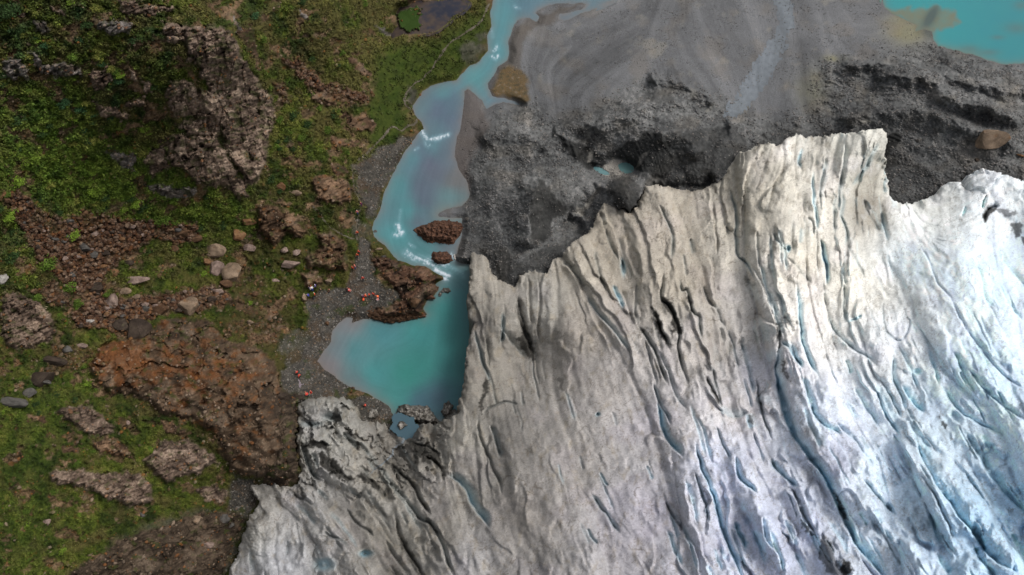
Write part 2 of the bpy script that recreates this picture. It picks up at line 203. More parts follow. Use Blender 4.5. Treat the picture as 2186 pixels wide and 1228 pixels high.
# crevasses: points, width to the near side (m-ish survey units), depth m, blue, dark (debris and painted slot shade), sharp
CREV = [
 ([(1248,622),(1260,646),(1280,674),(1308,701),(1325,725),(1352,759)],12,1.6,.35,.4),
 ([(1270,527),(1274,561),(1280,588),(1291,612),(1297,626)],9,1.6,.1,.6),
 ([(1307,606),(1313,620),(1321,636),(1332,662)],9,2.2,.8,.2),
 ([(1292,485),(1301,520),(1315,544),(1325,561)],12,1.3,.1,.5),
 ([(1403,431),(1417,455),(1427,479),(1436,513),(1433,544),(1432,564)],8,1.6,.2,.7),
 ([(1419,571),(1414,605),(1412,639),(1427,653),(1441,684),(1448,708),(1446,735),(1451,769),(1462,800),(1475,830)],9,2.2,.15,.8),
 ([(1393,660),(1403,684),(1417,715),(1431,735)],9,2.0,.05,1),
 ([(1360,690),(1383,725),(1397,749),(1407,776),(1417,803),(1430,828)],9,2.2,.2,.7),
 ([(1450,591),(1454,620),(1467,619),(1472,646),(1479,668),(1492,677),(1494,701),(1501,732)],9,2.2,.2,.7),
 ([(1557,395),(1560,415),(1568,441),(1571,468),(1569,503),(1571,537),(1578,552),(1595,565),(1606,585),(1618,602)],9,1.9,.35,.6),
 ([(1495,600),(1513,643),(1530,660),(1537,684),(1551,708)],10,1.5,.1,.4),
 ([(1103,626),(1109,660),(1118,691),(1127,718),(1144,742)],14,2.5,.0,1),
 ([(1074,665),(1073,700),(1069,735)],8,2.0,.45,.5),
 ([(1012,700),(1017,721),(1026,759),(1038,793),(1048,822)],7,1.5,.4,.6),
 ([(1752,505),(1757,544),(1763,571),(1767,612)],11,3.6,1,.2),
 ([(1737,360),(1735,400),(1737,427),(1741,458),(1748,500)],7,1.9,.8,.2),
 ([(1722,461),(1735,475),(1738,505)],7,1.4,.2,.8),
 ([(1799,400),(1800,434),(1795,461),(1805,489),(1807,513),(1802,533)],8,1.8,.4,.6),
 ([(1650,495),(1657,510),(1670,528),(1684,540)],8,1.6,.5,.3),
 ([(1675,544),(1696,564),(1713,585),(1735,610)],9,1.3,.1,.4),
 ([(1699,598),(1703,633),(1706,667),(1710,700),(1711,725),(1718,750),(1732,783),(1753,812)],14,2.8,.9,.2),
 ([(1631,610),(1645,639),(1655,667),(1663,697),(1665,728)],12,2.2,.6,.3),
 ([(1665,728),(1682,740),(1693,759),(1704,775),(1715,790)],18,2.6,1,.1),
 ([(1661,690),(1664,728),(1661,757),(1656,790),(1660,815),(1665,849),(1675,887),(1686,914),(1696,931),(1713,958),(1737,989),(1758,1017),(1775,1047),(1792,1088),(1812,1133),(1833,1170),(1860,1201),(1885,1230),(1930,1280)],30,4.6,.9,.15),
 ([(1613,800),(1617,828),(1624,870),(1631,897),(1641,921),(1651,945)],7,1.8,.2,.6),
 ([(1802,600),(1801,640),(1802,674),(1811,686)],7,1.6,.3,.5),
 ([(1808,686),(1825,682),(1843,674)],6,1.4,.9,.2),
 ([(1764,667),(1778,701),(1802,728),(1826,749),(1850,762),(1880,785)],16,2.0,.3,.4),
 ([(1983,742),(1990,773),(1997,793),(2003,825)],10,1.2,.7,.2),
 ([(1908,750),(1905,793),(1911,820),(1925,849),(1935,883)],12,2.0,.5,.3),
 ([(1887,639),(1884,670),(1894,708),(1918,728),(1935,715),(1942,684),(1922,673)],5,.8,.2,.5),
 ([(1805,489),(1812,525),(1830,560),(1850,600)],7,1.1,.15,.5),
 ([(1400,850),(1407,876),(1414,914),(1427,941),(1448,962),(1460,979)],20,2.8,.9,.1),
 ([(1395,815),(1403,852),(1417,876),(1434,910)],9,1.8,.4,.4),
 ([(1482,930),(1486,945),(1492,979),(1506,1020),(1520,1054),(1533,1099),(1544,1140),(1561,1177),(1575,1212),(1595,1260)],15,3.4,.9,.1),
 ([(1570,970),(1571,993),(1578,1020),(1598,1040),(1620,1055)],16,2.4,.8,.1),
 ([(1484,1006),(1492,1040),(1506,1075),(1513,1109),(1518,1120)],7,1.8,.5,.6),
 ([(1571,1110),(1571,1126),(1581,1150),(1597,1175)],16,2.2,.9,.2),
 ([(1279,1006),(1291,1030),(1301,1037)],5,.9,.7,.3),
 ([(1260,1050),(1274,1071),(1291,1095),(1311,1123),(1325,1140)],10,1.6,.4,.6),
 ([(1251,1126),(1263,1147),(1279,1162)],6,.9,.5,.4),
 ([(1419,1068),(1427,1088),(1445,1116),(1460,1135)],22,2.2,.2,.6),
 ([(1422,1129),(1434,1160),(1441,1181),(1460,1210)],12,1.4,.6,.2),
 ([(1505,800),(1513,818),(1530,849),(1540,870)],9,1.8,.1,1),
 ([(1528,905),(1532,921),(1547,955),(1561,989)],7,1.4,.4,.4),
 ([(1530,870),(1555,885),(1580,888),(1600,878)],22,2.0,.3,.2),
 ([(1020,890),(1024,931),(1038,965),(1051,1000),(1065,1027),(1072,1060)],8,1.5,.1,.8),
 ([(1046,905),(1053,925),(1061,952),(1070,979)],14,2.0,.25,.7),
 ([(948,1013),(972,1022),(996,1047),(1005,1070),(1020,1092),(1038,1116),(1048,1133)],26,3.4,.75,.2),
 ([(1028,885),(1040,872),(1058,864),(1082,859),(1113,866)],5,.9,.1,.8),
 ([(784,1016),(808,1047),(828,1064)],9,1.9,.0,.9),
 ([(835,990),(862,1017),(886,1044),(900,1075),(924,1102)],10,2.8,.05,.9),
 ([(790,1015),(815,1022),(842,1044),(869,1073),(893,1105),(917,1118),(931,1136),(948,1177),(958,1205),(975,1240)],11,2.6,.3,.6),
 ([(842,1090),(847,1126),(852,1143),(869,1177),(893,1212),(910,1245)],10,1.8,.0,.9),
 ([(736,1080),(760,1116),(787,1133),(800,1150)],7,1.2,.1,.8),
 ([(688,1130),(705,1145),(726,1153),(745,1168)],6,1.1,.3,.9),
 ([(820,1150),(835,1178),(860,1215),(880,1250)],12,1.7,.1,.4),
 ([(642,935),(645,950),(655,985),(668,1013),(685,1030)],11,2.3,.35,.8),
 ([(612,1042),(635,1062),(655,1068)],6,1.4,.1,.9),
 ([(905,972),(925,985),(942,1003),(948,1030)],7,2.6,.0,1),
 ([(868,938),(895,950),(915,955),(935,968)],7,2.0,.05,1),
 ([(730,920),(748,945),(765,962)],13,2.5,.25,.8),
 ([(1925,820),(1939,846),(1956,870),(1976,883)],24,2.6,.9,.1),
 ([(1935,883),(1939,900),(1952,928),(1966,972),(1987,1013),(2007,1047),(2028,1075),(2055,1112),(2079,1140),(2100,1170),(2130,1201),(2165,1218),(2200,1230)],40,4.6,.6,.1),
 ([(2050,905),(2065,934),(2089,972),(2113,1013),(2141,1047),(2165,1071),(2190,1095),(2230,1130)],28,3.0,.5,.2),
 ([(1728,850),(1737,883),(1758,907),(1778,917),(1800,930)],20,2.2,.7,.1),
 ([(1780,900),(1805,925),(1830,945),(1850,975),(1870,1000)],14,1.8,.35,.3),
 ([(1645,975),(1652,995),(1669,1013),(1693,1034),(1710,1041)],16,2.2,.7,.2),
 ([(1628,1100),(1634,1143),(1645,1164),(1660,1172)],22,1.8,.55,.1),
 ([(1840,1020),(1857,1041),(1874,1061),(1891,1082),(1915,1102)],14,2.2,.5,.5),
 ([(1775,1040),(1785,1058),(1800,1090),(1812,1112)],9,2.0,.2,1),
 ([(1805,1110),(1815,1136),(1835,1165),(1865,1190)],26,1.8,.8,.1),
 ([(2000,1180),(2010,1205),(2030,1230)],20,2.0,.8,.1),
 ([(2075,1160),(2090,1190),(2110,1215),(2130,1240)],18,2.0,.7,.1),
 ([(1870,820),(1880,860),(1900,900),(1925,935)],18,1.8,.6,.2),
 ([(1985,1090),(1995,1130),(2010,1165)],20,1.8,.6,.1),
 ([(1960,1010),(1990,1050),(2015,1100),(2040,1160)],10,1.6,.2,.6),
 ([(1690,1040),(1705,1080),(1725,1115),(1745,1150)],10,1.8,.2,.7),
 ([(2080,560),(2092,580),(2098,610),(2104,640),(2130,660)],16,1.2,.6,.1),
 ([(2120,520),(2150,570),(2186,610),(2220,650)],14,1.2,.4,.2),
 ([(2130,600),(2155,650),(2186,690)],10,1.0,.5,.2),
 ([(2020,620),(2050,680),(2090,740),(2140,800),(2200,840)],9,1.1,.2,.4),
 ([(1960,520),(1985,560),(2000,600),(2040,650)],7,.8,.15,.4),
 ([(2010,820),(2040,870),(2090,905),(2150,930)],16,1.7,.5,.2),
 ([(2060,780),(2100,830),(2160,880),(2200,900)],14,1.6,.4,.2),
 ([(2108,415),(2100,430),(2098,448)],9,2.2,1,0),
 ([(2062,440),(2056,455),(2052,462)],5,1.2,1,0),
 ([(2102,475),(2108,452),(2120,442),(2135,440)],14,2.6,.1,1),
 ([(1880,300),(1860,330),(1845,360),(1830,380),(1815,402)],11,1.6,.35,.3),
 ([(1805,300),(1803,330),(1798,370),(1790,410)],11,1.5,.2,.3),
 ([(1712,315),(1706,345),(1712,360)],7,1.1,.8,.2),
 ([(1765,330),(1758,370),(1750,410),(1752,440)],10,1.4,.3,.4),
 ([(1840,420),(1850,450),(1870,480),(1878,500)],12,1.8,.1,.7),
 ([(1665,305),(1672,330),(1668,370),(1650,400),(1640,440)],13,1.2,.0,.4),
 ([(1195,560),(1215,570),(1232,590),(1245,615)],14,1.6,.1,.5),
 ([(1125,585),(1130,620),(1130,660),(1135,700)],9,1.2,.0,.5),
 ([(1150,590),(1152,640),(1148,700),(1155,740)],8,1.0,.0,.4),
 ([(1600,560),(1625,600),(1640,640),(1670,690)],8,1.0,.1,.3),
 ([(1360,600),(1355,660),(1365,700)],10,1.4,.1,.3),
 ([(1580,720),(1590,760),(1600,800),(1610,850)],12,1.8,.3,.3),
 ([(1400,740),(1425,790),(1440,840),(1470,880)],10,1.2,.2,.3),
]
CREV += [([(1098,640),(1106,680),(1122,720),(1140,762)],34,3.4,.0,.4),([(1062,690),(1080,715),(1100,740),(1125,768)],22,2.0,.1,.3)]
# holes (moulins), px,py,rx,ry,depth,blue
HOLES = [(1330,571,5,15,2.4,.6),(1277,884,5,4,1.2,.6),(1142,728,3,3,1,.1),(780,1182,12,6,1.8,.9),(692,1206,18,12,1.8,.8),(1682,531,5,7,2.0,.9),(1956,793,9,7,.8,.8),(707,890,16,8,1.4,.3),(664,905,18,6,1.0,.4)]
# debris on the ice, plus painted shade of dark cavities: polygon, strength
DEBRIS_SHADE = [([(757,945),(764,944),(771,962),(762,966)],1),([(732,908),(738,906),(756,930),(762,942),(752,936)],.8),([(860,936),(874,940),(884,950),(870,950)],.8),([(884,968),(892,972),(897,990),(893,998),(886,985)],.9),([(905,977),(912,975),(918,990),(912,997)],.9),([(690,948),(700,950),(706,970),(698,974)],.9),([(640,1035),(652,1050),(650,1062),(640,1056)],.9),([(680,1050),(700,1055),(712,1080),(700,1085),(686,1068)],.5),([(850,1150),(856,1150),(862,1170),(856,1172)],.8),([(1412,635),(1430,638),(1442,665),(1455,700),(1455,718),(1438,712),(1432,680),(1418,655)],1),
 ([(1100,622),(1106,650),(1116,680),(1124,705),(1140,745),(1144,766),(1138,772),(1126,764),(1108,738),(1100,722),(1110,722),(1113,695),(1105,660)],.9),
 ([(672,970),(695,965),(719,985),(736,1018),(720,1016),(700,1004),(684,992)],1),([(637,936),(655,944),(675,938),(697,942),(700,962),(684,958),(660,954),(644,950)],1),
 ([(866,938),(890,945),(905,955),(935,962),(948,1000),(930,1000),(918,980),(905,990),(895,975),(880,965)],.9),
 ([(715,872),(728,880),(730,905),(718,905),(708,888)],1),([(1034,808),(1044,812),(1040,845),(1030,868),(1024,885),(1022,868),(1030,840)],.95),
 ([(700,1000),(740,1012),(765,1020),(740,1030),(715,1022)],.9),([(760,1010),(790,1015),(815,1045),(800,1045),(775,1025)],.9),
 ([(1754,1140),(1770,1150),(1785,1190),(1800,1228),(1762,1228),(1750,1180)],.8),([(1795,1195),(1812,1200),(1822,1228),(1798,1228)],1),([(1712,1112),(1722,1120),(1740,1145),(1728,1146),(1716,1130)],.9),
 ([(1785,1056),(1795,1070),(1813,1112),(1803,1108),(1790,1085)],.9),([(2008,890),(2016,898),(2022,918),(2014,916)],.9),
 ([(2100,468),(2106,450),(2125,440),(2128,450),(2115,458),(2108,475)],1),([(2128,446),(2160,446),(2170,458),(2150,462),(2130,458)],.75),([(2158,470),(2178,478),(2176,505),(2166,510),(2160,490)],.9),([(2176,500),(2190,505),(2200,530),(2186,525)],.9),
 ([(1185,940),(1196,945),(1194,975),(1186,970)],.5),([(1280,1140),(1310,1145),(1315,1200),(1300,1205),(1290,1170)],.35),([(1188,808),(1200,806),(1205,835),(1196,830)],.6),([(1120,1060),(1140,1065),(1150,1095),(1130,1090)],.35),
 ([(1390,655),(1400,665),(1425,725),(1434,738),(1424,735),(1402,700)],.95),([(1464,618),(1472,632),(1482,668),(1475,668),(1467,645)],.9),([(1658,690),(1668,700),(1670,725),(1662,750),(1660,720)],.9),([(1668,770),(1680,780),(1684,815),(1676,810)],.8),
 ([(1510,812),(1524,830),(1542,868),(1530,862)],.8),([(1590,870),(1600,880),(1612,905),(1600,900)],.8),([(1002,630),(1020,625),(1015,650),(1000,660)],.5),([(830,990),(842,992),(850,1005),(840,1010)],.8),([(842,918),(856,925),(850,932),(838,926)],.6),
 ([(905,1090),(930,1125),(938,1150),(922,1140),(908,1110)],.7),([(1000,795),(1015,790),(1020,820),(1008,822)],.4),([(860,1150),(872,1165),(890,1205),(905,1228),(890,1226),(872,1190)],.7),([(955,1160),(975,1200),(985,1228),(970,1228),(960,1190)],.35)]
STAIN = [([(1710,905),(1740,905),(1755,950),(1745,985),(1728,960),(1712,930)],.7),([(1420,1050),(1450,1080),(1470,1140),(1450,1130),(1430,1090)],.5),([(1080,1040),(1120,1050),(1140,1120),(1120,1160),(1090,1100)],.35),([(1500,1150),(1530,1155),(1545,1185),(1515,1180)],.5),([(1480,590),(1510,590),(1515,625),(1490,625)],.5),([(1500,560),(1510,540),(1520,600)],.4),([(1190,780),(1240,770),(1260,830),(1220,860)],.25),([(1820,430),(1880,430),(1920,490),(1880,500),(1840,470)],.35),([(1850,450),(1900,470),(1910,495),(1870,490)],.3),([(1700,1000),(1760,990),(1780,1030),(1730,1040)],.2),([(1240,800),(1300,790),(1320,850),(1280,860)],.2)]
GLAC_COL = [(1010,600,140,132,120),(1050,600,150,142,130),(1150,650,148,143,134),(1020,660,118,112,103),(1020,800,128,121,110),(1250,560,168,157,140),(1250,700,160,149,138),(1350,480,170,158,140),(1400,500,178,165,148),(1450,600,170,158,140),(1600,450,188,177,158),(1560,380,178,168,150),(1650,360,185,176,158),(1750,340,196,190,176),(1700,330,212,206,196),(1830,310,196,192,180),(1850,380,176,170,156),(1750,460,210,202,188),(1700,560,208,198,180),(1700,650,212,206,198),(1850,450,150,142,128),(1800,600,216,210,196),(1870,620,222,218,208),(1950,480,214,216,214),(1980,430,212,212,206),(1950,560,204,218,230),(2100,600,202,220,240),(2100,800,186,206,228),(1900,700,214,218,222),(1300,800,168,160,156),(1400,900,172,166,168),(1200,1000,154,147,142),(1100,950,132,126,120),(1100,1100,146,138,132),(1350,1100,168,164,172),(1550,1000,186,190,206),(1650,1150,182,188,208),(1750,900,192,200,214),(1780,960,176,180,196),(1900,1000,184,198,212),(2000,900,190,208,222),(2100,1100,164,190,212),(2170,1200,170,194,216),(1000,950,144,138,128),(980,1020,142,136,126),(950,1150,136,129,120),(1000,1180,150,146,146),(800,1100,140,135,128),(870,1150,134,128,118),(650,1100,158,155,154),(560,1050,160,154,146),(600,1200,164,164,168),(540,1130,136,132,126),(700,900,146,143,136),(660,930,140,137,130),(740,880,124,121,115),(800,950,136,130,121),(880,950,110,104,97),(830,1020,128,121,110),(1300,520,160,148,131),(2100,380,222,226,230),(2150,440,214,220,224),(1500,750,174,165,158),(1600,700,188,180,174),(1550,850,196,190,192),(1620,800,188,186,194),(2186,560,206,220,238)]
ROCKS = [
 ([(420,185),(455,200),(478,240),(485,300),(450,295),(400,288),(372,262),(420,252),(440,240)],1.2,8,0,1.0),([(345,300),(300,345),(330,380),(365,350)],.8,8,0,.6),([(500,60),(560,160),(540,60)],.5,6,1,.5),
 ([(590,830),(632,840),(640,870),(642,1020),(640,1050),(560,1050),(560,1010),(600,960)],.3,10,5,.5), # poly, height m, edge, tone(0 pink grey,1 brown,2 orange brown,3 grey,4 dark red brown), roughness m
 ([(345,50),(380,50),(420,55),(470,55),(500,75),(515,110),(530,140),(555,170),(575,200),(588,225),(582,270),(572,330),(555,375),(545,395),(530,400),(515,375),(500,350),(480,310),(470,270),(450,250),(430,255),(420,250),(385,250),(360,230),(350,200),(360,180),(375,165),(400,170),(425,195),(440,200),(445,180),(430,165),(420,140),(400,130),(390,95),(360,90),(345,70)],1.5,8,0,.95),
 ([(355,290),(400,285),(440,290),(470,300),(490,340),(510,370),(530,395),(533,420),(510,425),(480,400),(450,395),(420,395),(400,370),(365,350),(355,330)],1.5,8,0,.9),
 ([(230,320),(290,330),(285,370),(260,360)],.8,6,3,.5),([(190,150),(235,140),(245,165),(225,190),(195,190)],1.3,6,0,.8),([(250,0),(290,0),(330,10),(370,15),(365,25),(310,30),(275,35),(255,20)],1,6,0,.8),
 ([(205,50),(240,45),(280,50),(278,65),(240,72),(210,66)],1.6,5,3,.6),([(5,130),(40,125),(60,150),(55,165),(20,170),(8,155)],1.2,6,3,.8),([(60,110),(80,115),(95,140),(140,135),(175,145),(180,160),(150,165),(110,155),(90,160)],1.2,5,3,.7),
 ([(195,215),(230,225),(275,240),(270,250),(225,252)],.9,5,0,.5),([(265,225),(300,205),(315,220),(305,232),(270,232)],1,5,0,.5),([(300,390),(340,395),(380,400),(420,400),(415,425),(370,425),(320,405)],1,6,3,.8),([(70,40),(95,52),(105,72),(75,70)],.9,5,3,.5),
 ([(275,145),(292,155),(296,172),(280,170)],.9,5,0,.4),([(300,165),(322,172),(326,200),(305,195)],.9,5,0,.4),([(35,30),(50,35),(45,48)],.5,4,0,.3),([(112,10),(135,25),(140,38),(122,30)],.6,4,0,.3),
 ([(730,240),(780,245),(805,265),(800,280),(760,280),(735,265)],.8,7,1,.5),([(705,290),(770,300),(785,315),(720,318)],.6,7,1,.4),([(740,115),(780,140),(800,165),(775,165),(745,140)],.6,7,1,.4),([(665,195),(700,200),(725,222),(700,232),(672,215)],.8,7,1,.5),
 ([(700,345),(730,350),(748,372),(720,378)],.8,5,1,.4),([(670,378),(700,372),(735,385),(755,400),(750,432),(715,438),(680,430),(668,400)],1.8,7,1,.6),([(800,55),(820,60),(835,75),(815,72)],.6,5,3,.3),([(632,20),(655,30),(660,45),(640,42)],.5,5,3,.4),
 ([(550,440),(585,435),(630,455),(640,480),(655,490),(640,508),(610,500),(590,527),(565,510),(550,485)],3.0,12,1,.7),
 ([(680,500),(705,495),(735,515),(745,530),(735,555),(742,578),(700,578),(655,570),(648,550),(680,535)],2.8,11,1,.8),([(640,585),(660,575),(690,585),(688,608),(650,615)],2.0,9,1,.5),
 ([(790,545),(830,545),(870,565),(905,570),(945,588),(948,595),(930,608),(935,625),(915,640),(905,660),(912,672),(880,675),(840,680),(800,672),(790,665),(830,655),(850,635),(830,605),(812,585),(798,570)],1.6,12,4,.9),
 ([(0,640),(30,620),(60,632),(90,650),(120,690),(110,730),(60,750),(20,740),(0,720)],1.6,10,0,.9),
 ([(205,740),(250,720),(300,725),(345,680),(400,675),(450,685),(480,720),(560,745),(590,770),(600,820),(622,850),(632,900),(636,960),(635,1020),(600,1028),(540,1020),(490,1010),(470,970),(460,930),(400,900),(350,890),(290,850),(240,845),(200,820),(190,780)],2.2,16,2,1.1),
 ([(120,875),(160,865),(195,868),(245,910),(240,930),(190,930),(150,905),(125,890)],1.6,9,0,.6),([(190,935),(230,930),(260,945),(290,980),(260,975),(215,965)],1.4,8,1,.5),
 ([(105,1010),(130,1003),(180,1005),(220,1010),(300,1005),(325,1040),(330,1070),(270,1080),(230,1060),(180,1045),(130,1030),(100,1020)],1.8,9,0,.7),
 ([(300,985),(350,940),(400,935),(460,970),(465,990),(440,1000),(430,1010),(380,1020),(355,1032),(320,1000)],2.2,9,0,.7),([(410,1045),(460,1035),(490,1050),(480,1070),(445,1070)],1,7,0,.5),
 ([(250,1150),(350,1120),(430,1090),(500,1090),(530,1110),(500,1170),(470,1240),(120,1240),(200,1190)],.6,14,5,.6),([(130,950),(165,955),(170,970),(140,968)],.8,6,1,.4),([(60,885),(95,888),(100,905),(65,900)],.6,6,1,.3),([(345,900),(385,905),(395,925),(355,920)],.7,5,1,.3),
 ([(500,30),(520,60),(505,70)],.5,5,3,.4),([(600,330),(650,345),(640,360)],.4,5,1,.3),([(690,640),(640,700)],0,4,1,0)]
SCREE = [([(0,415),(40,405),(75,430),(100,460),(140,465),(170,450),(220,460),(300,470),(420,480),(430,500),(400,520),(320,510),(290,540),(250,560),(220,600),(240,640),(320,630),(400,620),(470,610),(500,640),(430,665),(330,670),(260,720),(220,700),(160,700),(150,650),(180,640),(120,590),(80,560),(60,520),(20,440)],1),
 ([(590,115),(640,130),(680,160),(700,180),(790,200),(785,225),(740,220),(700,205),(660,190),(620,150)],1),([(580,175),(600,180),(622,215),(600,215)],1),([(480,690),(560,680),(600,700),(590,740),(520,730)],.5),([(480,560),(520,560),(560,600),(600,660),(620,700),(560,690),(500,650)],.25),([(60,620),(110,600),(150,640),(140,660)],.9),([(120,735),(200,740),(170,790),(90,800)],.6)]
GRAVEL = [([(755,350),(800,320),(850,298),(890,288),(860,332),(840,372),(815,402),(808,440),(795,470),(775,440),(760,400)],1),([(495,1010),(540,1025),(560,1060),(530,1105),(505,1165),(470,1240),(440,1240),(480,1160),(485,1100),(490,1050)],1),([(985,95),(1045,70),(1040,110),(1000,140),(985,120)],.7),([(870,180),(890,195),(880,230),(868,215)],.8),([(560,1000),(640,1000),(640,1050),(560,1040)],.6),([(240,1150),(330,1110),(430,1085),(500,1090),(470,1130),(350,1160)],.5),([(755,470),(790,480),(800,510),(775,520),(755,500)],.55),([(600,720),(660,700),(680,760),(610,800)],.8),([(700,520),(735,520),(742,560),(705,565)],0.5)]
MEADOW = [(800,120),(860,90),(930,80),(1040,10),(1050,55),(1030,120),(980,165),(900,190),(870,230),(890,270),(850,290),(800,330),(780,300),(790,200)]
DARKSLOPE = [([(1148,382),(1165,390),(1195,425),(1215,450),(1180,470),(1175,500),(1160,520),(1135,510),(1130,450),(1133,410)],.9),([(1180,280),(1200,290),(1240,310),(1270,320),(1290,332),(1315,322),(1345,300),(1375,283),(1400,285),(1430,310),(1440,360),(1420,385),(1395,380),(1370,370),(1352,360),(1335,342),(1310,340),(1285,350),(1262,365),(1240,350),(1215,330),(1195,305)],.95),
 ([(1400,285),(1450,290),(1560,265),(1600,300),(1550,370),(1500,403),(1430,400),(1378,393),(1360,370),(1400,385),(1430,360)],.6),([(1300,385),(1345,378),(1368,400),(1365,430),(1345,450),(1318,445),(1298,420)],.75),([(1040,540),(1080,530),(1110,560),(1150,530),(1200,520),(1200,548),(1170,575),(1130,575),(1098,612),(1060,590)],.6),([(1885,290),(1910,285),(1925,290),(1905,320),(1888,335)],1),([(1890,340),(1920,335),(1910,360),(1893,360)],.8),([(1370,200),(1430,175),(1440,215),(1400,225)],.5),([(1950,240),(2010,235),(2040,260),(1990,270)],.4),([(2050,385),(2062,360),(2070,395),(2060,408)],.9),([(1305,140),(1360,180),(1340,200)],.0),([(1600,215),(1620,250),(1560,260)],.3)]
ICEPATCH = [([(1282,355),(1310,342),(1335,345),(1352,362),(1360,375),(1345,372),(1320,375),(1300,378),(1285,372)],.9),([(1270,400),(1285,390),(1282,410),(1262,435),(1240,462),(1235,455),(1252,430)],.75),([(1836,260),(1850,256),(1858,260),(1842,266)],1),([(1228,442),(1245,445),(1250,460),(1238,466),(1225,455)],.8),([(1262,318),(1268,322),(1262,345),(1256,345)],.4),([(1368,330),(1390,322),(1370,345),(1352,362)],.45),([(1990,300),(2000,308),(1994,312)],.6)]
STREAMP = [(1655,-300),(1675,-80),(1688,-20),(1695,20),(1698,52),(1682,100),(1665,135),(1650,175),(1625,205),(1600,235),(1570,258),(1545,255),(1530,248),(1552,225),(1575,195),(1592,160),(1615,125),(1640,85),(1658,50),(1652,15),(1645,-20),(1620,-300)]
# ------------------------------------------------------------------ bare ground
E0 = tps(BASE_Z)
G0 = to_world(E0); WX, WY = G0[..., 0], G0[..., 1]; SX, SY = PX*.115, PY*.115*1.12   # SX, SY run along the slope face
sdW = poly_sd(WATER, 120, .6); sdL = poly_sd(LAKE, 120, .6); sdP = poly_sd(POND, 60, .5)
LEFT_SIDE = [(-900,-900),(1075,-900),(1100,-200),(1085,0),(1070,100),(1000,170),(940,190),(935,300),(880,380),(860,500),(930,560),(975,590),(960,750),(900,880),(860,1000),(820,1300),(800,1900),(-900,1900)]
sdH = poly_sd(LEFT_SIDE, 300, 0); LEFT = sdH > 0
sdG = poly_sd(GLACIER, 260, .4); sdG = sdG+np.where(np.abs(sdG) < 30, fbm(PX/11, PY/11, 4, 77)*6.5, 0).astype(F)
EG = tps(GLAC_Z)
E = E0.copy()
veg_l = fbm(SX/2.2, SY/2.2, 4, 3); lump = ridged(SX/1.6, SY/1.6, 3, 4)
rock = np.zeros_like(E); tone = np.zeros_like(E); rough = np.zeros_like(E); nearrock = np.zeros_like(E)
RW = (fbm(PX/13, PY/13, 5, 8)*8).astype(F)
for poly, h, ed, tn, rg in ROCKS:
    if h <= 0: continue
    s = poly_sd(poly, 20, 1.5)+RW
    m = sstep(-3, ed*.5, s)
    E = np.where(LEFT, E+h*sstep(-2, ed, s)*.9, E)
    up = m > rock; tone = np.where(up, tn, tone); rough = np.where(up, rg, rough); rock = np.maximum(rock, m)
scree = np.zeros_like(E)
for poly, k in SCREE: scree = np.maximum(scree, sstep(-6, 6, poly_sd(poly, 30, 2)+RW)*k)
grav = np.zeros_like(E)
for poly, k in GRAVEL: grav = np.maximum(grav, sstep(-8, 6, poly_sd(poly, 30, 2)+RW)*k)
beach = sstep(-5, 3, poly_sd(BEACH, 30, 1.2)); grav = np.maximum(grav, beach)
meadow = sstep(-20, 20, poly_sd(MEADOW, 60, 2))
# extra small rock showing through the turf
n1 = fbm(SX/6, SY/6, 4, 21)+.35*fbm(SX/1.5, SY/1.5, 3, 22)
sprock = sstep(.12, .32, n1)*LEFT*(1-meadow)*(1-grav)*.85
sprock *= sstep(-60, 60, (PX*.25-PY*.0)+60)
rock = np.maximum(rock, sprock); rough = np.maximum(rough, sprock*.5); tone = np.where(sprock >= rock, 1, tone)
scree *= 1-rock*.6; grav = grav*(1-rock); scree = scree*(1-grav)
# rock relief: facets and cracks, elongated down the cliff
ca, sa = math.cos(.45), math.sin(.45)
qx = (PX*ca-PY*sa)*.1; qy = (PX*sa+PY*ca)*.1
cliffy = sstep(340, 400, PX)*sstep(620, 590, PX)*sstep(440, 400, PY)
f1, f2, pl, cv = worley(np.where(cliffy > .5, PX/20+PY*.002, qx/3.4), np.where(cliffy > .5, PY/52-PX/120, qy/2.4), 1)
g1, g2, pl2, cv2 = worley(qx/1.3+fbm(qx, qy, 2, 5)*.5, qy/.9, 2)
ckm = n01_(fbm(SX/3, SY/3, 3, 19)); crack = (1-sstep(0, .11, f2-f1))*ckm; crack2 = (1-sstep(0, .12, g2-g1))*(1-ckm)
strat = ridged(qx/2.4+fbm(qx/3, qy/3, 2, 6), qy/.7, 4, 7)
strat = np.where(cliffy > .5, .5*strat+.5*ridged((PX+PY*-.17)/9+fbm(PX/30, PY/60, 3, 6)*1.2, (PY+PX*.17)/55, 4, 7), strat)
strata_on = sstep(.2, .6, fbm(PX/200, PY/200, 2, 44)+.3)
calm = (tone == 2)*1.0
h1_, h2_, pl3, cv3 = worley(qx/11+fbm(qx/6, qy/6, 3, 15)*1.1, qy/4.5+fbm(qx/6, qy/6, 3, 16)*1.1, 6); joint = (1-sstep(0, .045, h2_-h1_))*sstep(-.15, .25, fbm(PX/40, PY/40, 3, 18))
relief = (pl*1.0+pl2*.6)*(1-.62*calm)+pl3*1.5-joint*.9-(crack*.35+crack2*.12)*(1-.7*calm)+fbm(SX/2.5, SY/2.5, 4, 9, .42)*.75+fbm(SX/7, SY/7, 3, 17)*2.4*calm+(strat-.5)*.9*(1-.75*calm)
E = np.where(LEFT, E+rock*rough*relief*.8, E)
vegm = (1-rock)*(1-grav)*(1-scree)*LEFT
E = E+vegm*(1-.75*meadow)*(lump*.55+veg_l*.8)
s1, s2, spl, scv = worley(SX/1.1, SY/1.1, 3); t1, t2, tpl, tcv = worley(SX/.55, SY/.55, 4)
stone = np.where(tcv > .5, 1, .4)*sstep(.5, .1, t1)
E = E+scree*((1-s1)*.8+(1-t1)*.35+spl*.5)
E = E+grav*(stone*.10+fbm(SX/3, SY/3, 3, 10)*.22)
